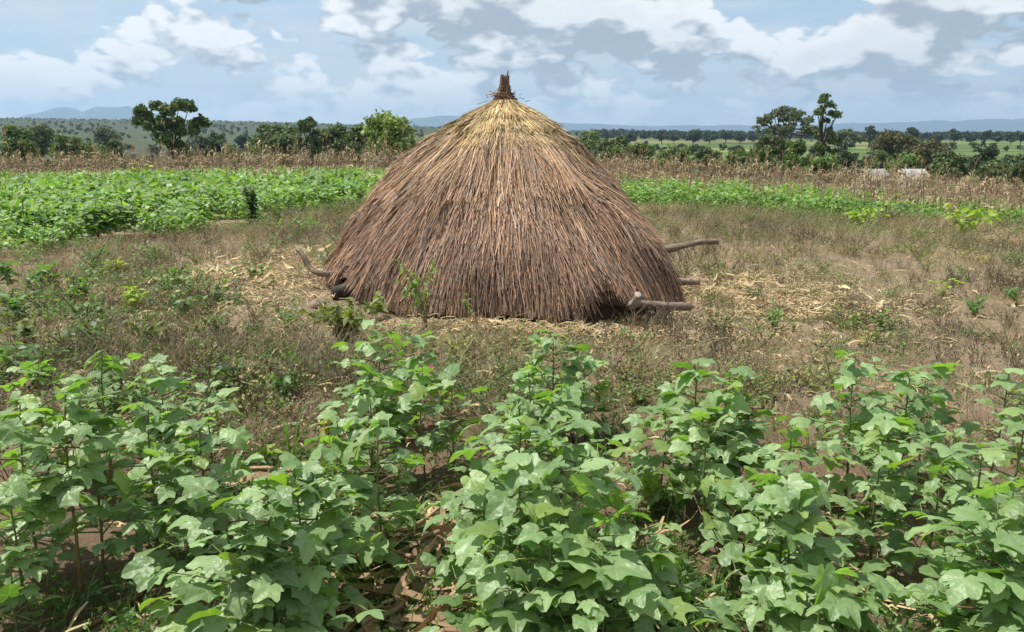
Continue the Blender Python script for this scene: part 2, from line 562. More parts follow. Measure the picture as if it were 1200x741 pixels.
def build_hut():
    root = link('thatched_hut', None, loc=(HUT[0], HUT[1], tz(*HUT)))
    tag(root, 'round hut of brown thatch reaching to the ground with a knotted top', 'hut')
    inv = Matrix.Translation(-root.location)

    def part(name, me, kind=None, parent=root):
        me.transform(inv)
        o = link(name, me, parent)
        if kind: o['kind'] = kind
        return o
    # solid under-layer of packed straw
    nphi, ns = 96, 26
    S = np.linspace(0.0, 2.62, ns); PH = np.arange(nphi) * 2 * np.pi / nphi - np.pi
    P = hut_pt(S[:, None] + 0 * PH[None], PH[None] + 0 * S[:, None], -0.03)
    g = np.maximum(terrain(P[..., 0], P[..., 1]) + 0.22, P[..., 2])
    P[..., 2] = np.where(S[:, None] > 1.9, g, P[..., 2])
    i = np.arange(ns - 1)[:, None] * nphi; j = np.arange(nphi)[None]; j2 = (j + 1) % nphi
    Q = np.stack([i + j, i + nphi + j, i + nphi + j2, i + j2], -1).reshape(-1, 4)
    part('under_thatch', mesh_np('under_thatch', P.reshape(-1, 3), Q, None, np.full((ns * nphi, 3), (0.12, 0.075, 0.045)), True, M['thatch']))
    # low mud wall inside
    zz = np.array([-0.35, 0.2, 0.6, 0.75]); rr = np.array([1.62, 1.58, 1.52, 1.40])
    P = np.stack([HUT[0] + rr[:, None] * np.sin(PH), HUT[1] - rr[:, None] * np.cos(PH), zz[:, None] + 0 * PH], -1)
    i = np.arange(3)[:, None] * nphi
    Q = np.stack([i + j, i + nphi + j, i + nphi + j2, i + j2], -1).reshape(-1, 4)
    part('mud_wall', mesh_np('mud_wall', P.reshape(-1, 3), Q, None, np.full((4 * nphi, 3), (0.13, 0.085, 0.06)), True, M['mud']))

    def straws(n, s0, s1, off0, off1, c0, rad_, k=5, tipjit=0.12, name='thatch', spread=0.10, flare=0.03):
        phi = R.uniform(-np.pi, np.pi, n)
        away = (np.abs(phi) > 2.1) & (R.random(n) < .55)      # the rear is laid thinner
        phi = np.where(away, R.uniform(-2.1, 2.1, n), phi)
        a = s0 if np.ndim(s0) else np.full(n, s0)
        e = (s1 if np.ndim(s1) else np.full(n, s1)) + R.normal(0, tipjit, n)
        t = np.linspace(0, 1, k)
        s = a[:, None] + (e - a)[:, None] * t[None]
        ph = phi[:, None] + (R.normal(0, spread, n)[:, None] * t[None] + R.normal(0, spread * .5, n)[:, None] * np.sin(t[None] * np.pi) + R.normal(0, spread * .22, n)[:, None] * np.sin(t[None] * 2 * np.pi)) / (0.45 + np.interp(s, _hs, HP[:, 0]))
        off = R.uniform(off0, off1, n)[:, None] + flare * np.abs(R.normal(0.4, 0.6, n))[:, None] * t[None] ** 2
        off = off - 0.03 * (1 - t[None]) ** 3
        P = hut_pt(np.minimum(s, HLEN), ph, off)
        # the hem stops at the ground, and higher over the openings: straws are cut to length there
        gap = 0.42 * np.exp(-((phi - 0.52) / 0.13) ** 2) + 0.16 * np.exp(-((phi - 0.78) / 0.12) ** 2) + 0.36 * np.exp(-((phi + 1.02) / 0.20) ** 4)
        ragged = np.abs(R.normal(0, 0.022, n)) + 0.03 * vnoise(phi * 9 + 30, phi * 0 + 3, 6)
        for _ in range(2):
            zmin = terrain(P[:, -1, 0], P[:, -1, 1]) + 0.012 + gap * R.uniform(0.8, 1.15, n) + ragged
            over = np.argmax(P[..., 2] < zmin[:, None], axis=1)
            low = (P[..., 2] < zmin[:, None]).any(1)
            i1 = np.maximum(over, 1); m = np.arange(n)
            za, zb = P[m, i1 - 1, 2], P[m, i1, 2]
            f = np.where(low, (i1 - 1 + np.clip((za - zmin) / np.maximum(za - zb, 1e-4), 0.02, 1)) / (k - 1), 1.0)
            tf = t[None] * f[:, None]
            s = a[:, None] + (s[:, -1:] - a[:, None]) * tf
            ph = ph[:, :1] + (ph[:, -1:] - ph[:, :1]) * tf
            P = hut_pt(np.minimum(s, HLEN), ph, off)
        wid = rad_ * R.uniform(0.6, 1.45, n)[:, None] * (1 - 0.35 * t[None])
        roll = R.normal(0, .55, n)
        tph = np.stack([np.cos(phi), np.sin(phi), 0 * phi], -1)
        outw = np.stack([np.sin(phi) * .75, -np.cos(phi) * .75, 0.65 + 0 * phi], -1)
        V, Q = ribbons(P, wid * 2.1, tph * np.cos(roll)[:, None] + outw * np.sin(roll)[:, None])      # flat grass blades
        pat = vnoise(phi * 3.3 + 40, a * 2.6, 31) * 0.9 + vnoise(phi * 9 + 40, a * 5, 32) * 0.7
        br = np.clip(0.20 + 0.78 * pat * R.uniform(0.5, 1.5, n), 0.12, 1.8)
        hue = R.normal(0, 1, n)
        c = np.asarray(c0)
        if c.ndim == 1: c = np.broadcast_to(c, (n, 3))
        c = c * br[:, None] * np.stack([1 + .05 * hue, 1 + 0 * hue, 1 - .10 * hue], -1)
        grey = R.random(n) < 0.05
        c[grey] = c[grey].mean(1, keepdims=True) * np.array([1.14, 1.0, .82])
        pale = R.random(n) < 0.07
        c[pale] = c[pale] * 1.5
        C = np.repeat(c, k * 2, axis=0)
        return mesh_np(name, V, Q, None, np.clip(C, 0.01, 0.75), False, M['thatch'])

    gold = np.array([0.50, 0.365, 0.18]); tan = np.array([0.385, 0.262, 0.156]); plum = np.array([0.36, 0.226, 0.150])
    # long skirt, thrown on from the hem upwards
    for (s0a, s0b, s1a, s1b, n, o0, o1) in ((1.35, 1.95, 2.45, 2.90, 19000, .0, .055), (0.85, 1.55, 1.75, 2.75, 21000, .012, .07), (0.40, 0.80, 1.15, 1.52, 12500, .02, .105)):
        s0 = R.uniform(s0a, s0b, n); s1 = s0 + R.uniform(0.75, 1.15, n); s1 = np.clip(s1, s1a, s1b)
        mid = np.clip((s0 + s1) / 2 / 2.2, 0, 1)[:, None]
        c = np.where(mid < .5, tan * (1 - mid * 2) + plum * mid * 2, plum * (1 - (mid - .5)) + plum * np.array([.9, .86, .86]) * (mid - .5))
        kg = sstep(.45, .18, mid + .12 * R.normal(0, 1, mid.shape)); c = gold * kg + c * (1 - kg)
        part('thatch_skirt', straws(n, s0, s1, o0, o1, c, 0.0034, spread=.15, flare=.055), 'stuff')
    # short tiers near the top, each with a visible step
    for (s0, s1, n, o0, c) in ((0.44, 0.83, 6500, .05, tan * .45 + gold * .55), (0.28, 0.60, 5200, .062, gold), (0.13, 0.40, 3600, .062, gold * 1.05), (0.0, 0.27, 2200, .04, gold * .9)):
        part('thatch_tier', straws(n, s0, s1, o0, o0 + .035, c, 0.0032, tipjit=.04, spread=.08, flare=.025), 'stuff')
    # a few loose straws standing off the roof
    n = 240
    phi = R.uniform(-2, 2, n); s = R.uniform(0.1, 2.0, n)
    A = hut_pt(s, phi, 0.05); d = unit(R.normal(0, 1, (n, 3)) + np.array([0, -.2, .2])); d[:, 2] = np.abs(d[:, 2]) * .12 - .25
    ln = R.uniform(.08, .26, n)
    t = np.linspace(0, 1, 4)
    P = A[:, None] + d[:, None] * (ln[:, None] * t[None])[..., None]; P[..., 2] -= (0.12 * t[None] ** 2)
    V, Q = tubes(P, 0.0035, 3)
    part('loose_straw', mesh_np('loose_straw', V, Q, None, np.repeat(gold * R.uniform(.4, 1.0, (n, 1)), 12, 0), False, M['thatch']), 'stuff')
    # finial: bundle of straw bound at the neck
    g = Geo()
    n = 420
    phi = R.uniform(-np.pi, np.pi, n); t = np.linspace(0, 1, 5)
    rprof = np.interp(t, [0, .35, .6, 1], [0.18, 0.10, 0.050, 0.044])
    zprof = np.interp(t, [0, .35, .6, 1], [1.90, 2.02, 2.09, 2.205])
    ph = phi[:, None] + R.normal(0, .25, n)[:, None] * t
    k = R.uniform(.75, 1.08, n)[:, None]
    P = np.stack([HUT[0] - 0.012 + 0.02 * t + rprof * k * np.sin(ph), HUT[1] - rprof * k * np.cos(ph), zprof + R.normal(0, .03, n)[:, None] * t], -1)
    V, Q = tubes(P, 0.006, 3)
    fc = np.array([0.21, 0.125, 0.085]) * R.uniform(.35, 1.35, (n, 1))
    g.add(V, Q, None, np.repeat(fc, 15, 0))
    m2 = 90
    A = np.stack([HUT[0] + R.normal(0, .08, m2), HUT[1] + R.normal(0, .07, m2), R.uniform(1.94, 2.09, m2)], -1)
    d = R.normal(0, 1, (m2, 3)); d[:, 2] *= .35; d = unit(d)
    ln = R.uniform(.04, .13, m2); t4 = np.linspace(0, 1, 4)
    P = A[:, None] + d[:, None] * (ln[:, None] * t4)[..., None]
    V, Q = tubes(P, 0.0036, 3)
    g.add(V, Q, None, np.repeat(gold * R.uniform(.3, .8, (m2, 1)), 12, 0))
    fin = part('finial', g.mesh('finial', M['thatch']), 'stuff')
    rings = Geo()
    for zc, rc, kk in [(1.965, .140, 3), (2.005, .115, 4), (2.045, .088, 4), (2.09, .058, 3), (2.14, .050, 3)]:
        for q in range(kk):
            a = np.linspace(0, 2 * np.pi, 25)
            rr_ = rc + R.normal(0, .004) + .02 * np.sin(a * 3 + R.uniform(0, 6)) + .010 * np.sin(a * 7 + R.uniform(0, 6))
            tl = R.normal(0, .10, 2)
            P = np.stack([HUT[0] + .004 + rr_ * np.sin(a), HUT[1] - rr_ * np.cos(a), zc + R.normal(0, .02) + rr_ * (tl[0] * np.sin(a) + tl[1] * np.cos(a))], -1)
            V, Q = tubes(P[None], R.uniform(.003, .006), 5, ref=np.array([[[0.02, 0.01, 1.0]]]))
            cc = (gold * .7 if zc < 2.0 else np.array([.2, .12, .085])) * R.uniform(.4, .95)
            rings.add(V, Q, None, cc)
    part('binding', rings.mesh('binding', M['thatch'], True), None, fin)

    # poles and logs sticking out of the base
    def log(name, pts, radii, col, endcol=None, label=None):
        pts = np.array(pts, float)
        k = 14
        tt = np.linspace(0, len(pts) - 1, k)
        P = np.stack([np.interp(tt, np.arange(len(pts)), pts[:, q]) for q in range(3)], -1)
        ker = np.array([.25, .5, .25])
        for _ in range(2):
            Pi = P.copy()
            for q in range(3): Pi[1:-1, q] = np.convolve(P[:, q], ker, 'valid')
            P = Pi
        rr_ = np.interp(tt, np.linspace(0, len(pts) - 1, len(radii)), radii) * (1 + R.normal(0, .05, k))
        V, Q = tubes(P[None], rr_[None], 10, ref=np.array([[[0.13, 0.31, 0.9]]]))
        ridge = 1 + .10 * np.repeat(np.sin(np.arange(k) * 2.1)[:, None], 10, 1).ravel()[:, None] * R.uniform(0, 1, (len(V), 1))
        ctr = np.repeat(P, 10, axis=0)
        V = ctr + (V - ctr) * ridge + R.normal(0, .004, V.shape)
        C = np.broadcast_to(np.asarray(col), V.shape) * R.uniform(.55, 1.35, (len(V), 1))
        V2 = np.vstack([V, P[0], P[-1]])
        e = len(V)
        Tq = [(e, (j + 1) % 10, j) for j in range(10)] + [(e + 1, e - 10 + j, e - 10 + (j + 1) % 10) for j in range(10)]
        ec = np.asarray(endcol if endcol is not None else col)
        C2 = np.vstack([C, ec, ec])
        o = part(name, mesh_np(name, V2, Q, np.array(Tq), C2, True, M['wood']))
        if label: o['label'] = label
        return o
    gw = np.array([0.22, 0.165, 0.125])
    log('pole', [(-2.30, 8.55, .46), (-2.22, 8.52, .38), (-2.17, 8.5, .24), (-2.05, 8.45, .20), (-1.9, 8.42, .20), (-1.3, 8.6, .22)], [.022, .028, .033, .033, .033, .033], gw, label='crooked bare branch bent upwards')
    log('log', [(-1.78, 7.84, 0.11), (-1.6, 7.95, 0.13), (-1.1, 8.3, 0.14)], [.068, .08, .09], (0.05, .045, .035), (0.022, .017, .014), label='thick dark log end under the thatch')
    log('pole', [(2.50, 9.7, .385), (2.30, 9.68, .385), (2.16, 9.66, .36), (1.9, 9.6, .30), (1.2, 9.5, .25)], [.032, .036, .036, .046, .045], gw * .85, (0.05, .04, .035), label='thin dark pole sticking out high')
    log('pole', [(2.12, 9.0, .02), (1.95, 8.98, .02), (1.2, 8.95, .03)], [.042, .042, .042], gw * 1.15, (0.33, .27, .20))
    log('pole', [(1.70, 7.44, .055), (1.3, 7.40, .085), (0.8, 7.6, .10), (0.2, 7.9, .1)], [.038, .040, .042, .042], gw * .8, (0.28, .2, .15))
    log('pole', [(1.145, 7.12, .235), (1.13, 7.18, .15), (1.11, 7.40, .08)], [.036, .040, .036], np.array((0.27, .235, .19)), (0.40, .36, .30), label='short pale debarked stub')
    return root


build_hut()

# a few field stones by the left log
def rock(loc, r, label, col):
    n = 8
    th = np.linspace(0, np.pi, 6); ph = np.arange(n) * 2 * np.pi / n
    P = np.stack([np.sin(th)[:, None] * np.cos(ph), np.sin(th)[:, None] * np.sin(ph), np.cos(th)[:, None] + 0 * ph], -1)
    P = P * (1 + R.normal(0, .10, (6, n, 1))) * np.array(r)
    P[0] = P[0].mean(0); P[-1] = P[-1].mean(0)
    i = np.arange(5)[:, None] * n; j = np.arange(n)[None]; j2 = (j + 1) % n
    Q = np.stack([i + j, i + n + j, i + n + j2, i + j2], -1).reshape(-1, 4)
    o = link('stone', mesh_np('stone', P.reshape(-1, 3), Q, None, np.full((6 * n, 3), col), True, M['mud']), loc=(loc[0], loc[1], tz(*loc) + r[2] * .55))
    o.rotation_euler = (0, 0, R.uniform(0, 6))
    tag(o, label, 'stone', 'stones by the hut')


rock((-1.84, 7.40), (.11, .08, .06), 'larger grey stone on the soil below the dark log end', (0.20, .155, .125))
rock((-1.62, 7.28), (.08, .06, .05), 'small grey stone between the log end and the leafy bush', (0.17, .13, .105))

# ------------------------------------------------------------------ cotton plants of the foreground
def leaf_mesh(name, seed, mat, three=False):
    r = np.random.default_rng(seed)
    if three:
        prof = [(0, 1.0), (8, .95), (20, .82), (32, .69), (42, .66), (52, .74), (60, .76), (72, .66), (88, .57), (106, .55), (122, .54), (142, .47), (165, .34), (180, .03)]
    else:
        prof = [(0, 1.0), (8, .92), (18, .76), (29, .60), (40, .64), (50, .80), (57, .86), (66, .76), (80, .58), (95, .50), (110, .58), (120, .60), (142, .46), (165, .33), (180, .03)]
    ang, rd = [0.0], [1.0]
    sl, sr = r.uniform(.86, 1.08), r.uniform(.86, 1.08)
    for a_, q in prof[1:-1]:
        ang += [a_, -a_]; rd += [q * sl * r.uniform(.95, 1.05), q * sr * r.uniform(.95, 1.05)]
    ang += [180]; rd += [.03]
    o = np.argsort(ang); ang = np.radians(np.array(ang)[o]); rd = np.array(rd)[o]
    n = len(ang)
    droop = r.uniform(.05, .40); fold = r.uniform(-.10, .45); cup = r.uniform(.05, .17); tw = r.normal(0, .22); side = r.normal(0, .12)
    ph = r.uniform(0, 6.28); wv = r.uniform(.01, .05); tipd = r.uniform(0, .25)
    def pt(a_, q):
        x, y = math.sin(a_) * q, math.cos(a_) * q
        d = min(abs(abs(math.degrees(a_)) - b_) for b_ in (0, 57, 118)) / 29.0
        z = -droop * q * q + fold * abs(x) * .7 + cup * q * min(d, 1.0) - cup * .5 * q + tw * x * y + side * x + wv * math.sin(a_ * 7 + ph) * q * q - tipd * max(0, y - .5) ** 2
        return (x, y, z)
    V, vein = [(0, 0, 0)], [1.0]
    for f in (.38, .72, 1.0):
        for k in range(n):
            V.append(pt(ang[k], rd[k] * f))
            l = min(abs(abs(math.degrees(ang[k])) - q) for q in (0, 57 if not three else 60, 120))
            vein.append(1.0 if l < 1.5 else 0.0)
    Tq = []
    for k in range(n - 1):
        a_, b_ = 1 + k, 2 + k
        Tq += [(0, b_, a_), (a_, b_, b_ + n), (a_, b_ + n, a_ + n), (a_ + n, b_ + n, b_ + 2 * n), (a_ + n, b_ + 2 * n, a_ + 2 * n)]
    if seed % 3 == 0:
        for hole in r.choice(n - 1, 2, replace=False):
            Tq[5 * hole + 3] = None
            if r.random() < .5: Tq[5 * hole + 4] = None
        Tq = [q for q in Tq if q is not None]
    me = mesh_np(name, np.array(V), None, np.array(Tq)[:, ::-1], None, True, mat)
    at = me.attributes.new('vein', 'FLOAT', 'POINT')
    at.data.foreach_set('value', np.array(vein, np.float32))
    return me


LEAVES = [leaf_mesh('leaf', 100 + k, M['cotton'], k % 3 != 0) for k in range(20)]
_g = Geo()
for q in range(5):
    a = q * 2 * math.pi / 5
    P = np.array([(0, 0, 0), (.35, -.45, .55), (.35, .45, .55), (.8, -.5, 1.15), (.95, 0, 1.25), (.8, .5, 1.15)])
    x = P[:, 0] * math.cos(a) - P[:, 1] * math.sin(a); y = P[:, 0] * math.sin(a) + P[:, 1] * math.cos(a)
    _g.add(np.stack([x, y, P[:, 2]], -1), None, [(0, 1, 2), (1, 3, 4), (1, 4, 2), (2, 4, 5)], (1, 1, 1))
V_, Q_, T_, C_ = _g.arrays()
FLOWER_W = mesh_np('flower', V_, None, T_, C_ * np.array([.78, .76, .58]), True, M['petal'])
FLOWER_P = mesh_np('flower', V_, None, T_, C_ * np.array([.62, .16, .30]), True, M['petal'])
# green bud wrapped in toothed bracts
_g = Geo()
for q in range(3):
    a = q * 2 * math.pi / 3
    P = np.array([(.15, -.35, 0), (.15, .35, 0), (.55, -.55, .6), (.55, .55, .6), (.32, -.28, 1.25), (.30, 0, 1.5), (.32, .28, 1.25)])
    x = P[:, 0] * math.cos(a) - P[:, 1] * math.sin(a); y = P[:, 0] * math.sin(a) + P[:, 1] * math.cos(a)
    _g.add(np.stack([x, y, P[:, 2]], -1), None, [(0, 1, 3), (0, 3, 2), (2, 3, 6), (2, 6, 4), (4, 6, 5)], (.13, .22, .06))
V_, Q_, T_, C_ = _g.arrays()
BUD = mesh_np('bud', V_, None, T_, C_, True, M['weed'])


def orient(tip, nrm):
    t = Vector(tip).normalized(); n = Vector(nrm); n = (n - t * n.dot(t)).normalized(); x = t.cross(n)
    return Matrix((x, t, n)).transposed().to_4x4()


def cotton(x, y, h, label, group, lean=0.0, leaves=None, bare=0.18, size=0.95, stemcol=(0.13, 0.13, 0.05), flower=None, seed=0):
    r = np.random.default_rng(1000 + seed)
    root = link('cotton_plant', None, loc=(x, y, tz(x, y) - .005))
    tag(root, label, 'plant', group)
    if leaves is None: leaves = int(20 + 84 * h)
    g = Geo()
    k = 7
    t = np.linspace(0, 1, k)
    az0 = r.uniform(0, 6.28)
    top = np.array([math.cos(az0) * (lean + .05) * h, math.sin(az0) * (lean + .05) * h, h])
    S = top[None] * t[:, None] + np.stack([np.sin(t * 5 + az0) * .012, np.cos(t * 4 + az0) * .012, 0 * t], -1) * t[:, None]
    V, Q = tubes(S[None], (0.0062 - .0038 * t)[None] * (h / .6) ** .5, 6, ref=np.array([[[1., .2, .1]]]))
    sc = np.asarray(stemcol)[None] * (1 - .35 * t[:, None]) + np.array([.10, .19, .05])[None] * (.55 * t[:, None])
    g.add(V, Q, None, np.repeat(sc, 6, 0))
    at = lambda q: np.array([np.interp(q, t, S[:, c]) for c in range(3)])
    spec = []      # (origin, azimuth, elevation, petiole length, leaf size, depth factor)
    az = r.uniform(0, 6.28)
    nb = max(5, int(h * 22))
    for b in range(nb):
        u = bare + (0.90 - bare) * (b + r.uniform(0, .6)) / nb
        az += 2.4 + r.normal(0, .35)
        L = h * (0.36 - 0.20 * u) * r.uniform(.6, 1.25)
        el = r.uniform(.28, .75)
        o = at(u)
        tt = np.linspace(0, 1, 5)
        d = np.array([math.cos(az), math.sin(az), 0])
        B = o[None] + d[None] * (L * tt[:, None]) + np.array([0, 0, 1.0])[None] * (L * math.tan(el) * .6 * tt[:, None] * (1 - .25 * tt[:, None]))
        V, Q = tubes(B[None], (0.0034 - .0018 * tt)[None], 5, ref=np.array([[[.1, .2, 1.]]]))
        g.add(V, Q, None, (.12, .13, .05) if r.random() < .6 else (.15, .10, .06))
        spec.append((o, az + r.normal(0, .5), r.uniform(.2, .9), r.uniform(.05, .12), r.uniform(.05, .105) * (1.15 - .35 * u)))
        for q in (.42, .72, 1.0):
            if r.random() < .9:
                p = np.array([np.interp(q, tt, B[:, c]) for c in range(3)])
                spec.append((p, az + r.choice([-1, 1]) * r.uniform(.2, 1.5), r.uniform(.25, 1.1), r.uniform(.03, .09), r.uniform(.042, .092) * (1.12 - .3 * u)))
        if r.random() < .35:
            p = B[3]
            ob = link('bud', BUD, root)
            ob.matrix_basis = Matrix.Translation(p) @ Matrix.Rotation(r.uniform(0, 6), 4, 'Z') @ Matrix.Scale(r.uniform(.012, .017), 4)
    for q in range(4 + int(h * 4)):
        az += 1.9 + r.normal(0, .4)
        u = r.uniform(.86, 1.0)
        spec.append((at(u), az, r.uniform(.5, 1.2), r.uniform(.02, .085), r.uniform(.045, .09)))
    r.shuffle(spec)
    if len(spec) > leaves: spec = spec[:leaves]
    for (o, a, el, pl, ls) in spec:
        a = float(a)
        d = np.array([math.cos(a) * math.cos(el), math.sin(a) * math.cos(el), math.sin(el)])
        tt = np.linspace(0, 1, 4)
        P = np.asarray(o)[None] + d[None] * (pl * tt[:, None])
        P[:, 2] -= pl * .25 * tt ** 2
        V, Q = tubes(P[None], (0.0018 - .0006 * tt)[None], 4, ref=np.array([[[.3, .2, 1.]]]))
        g.add(V, Q, None, (.17, .21, .07))
        ls = ls * size * r.uniform(.85, 1.15)
        dr = r.normal(.06, .34)
        tip = (math.cos(a) * math.cos(dr), math.sin(a) * math.cos(dr), -math.sin(dr))
        nrm = (r.normal(0, .36) - .08, r.normal(0, .36) + .12, 1.0)
        ob = link('leaf', LEAVES[int(r.integers(len(LEAVES)))], root)
        e = P[-1]
        zmin = .02 - 0
        if e[2] < .05: e = e + np.array([0, 0, .05 - e[2]])
        ob.matrix_basis = Matrix.Translation(e) @ orient(tip, nrm) @ Matrix.Diagonal((ls * r.uniform(.9, 1.1), ls, ls, 1))
    stem = link('stem', g.mesh('stem', M['stem'], True), root)
    if flower:
        fx, mesh = flower
        ob = link('flower', mesh, root)
        ob.matrix_basis = Matrix.Translation(fx) @ Matrix.Rotation(.5, 4, 'X') @ Matrix.Scale(.038 if mesh is FLOWER_W else .026, 4)
        ob['label'] = 'white open flower' if mesh is FLOWER_W else 'pink flower'
    return root


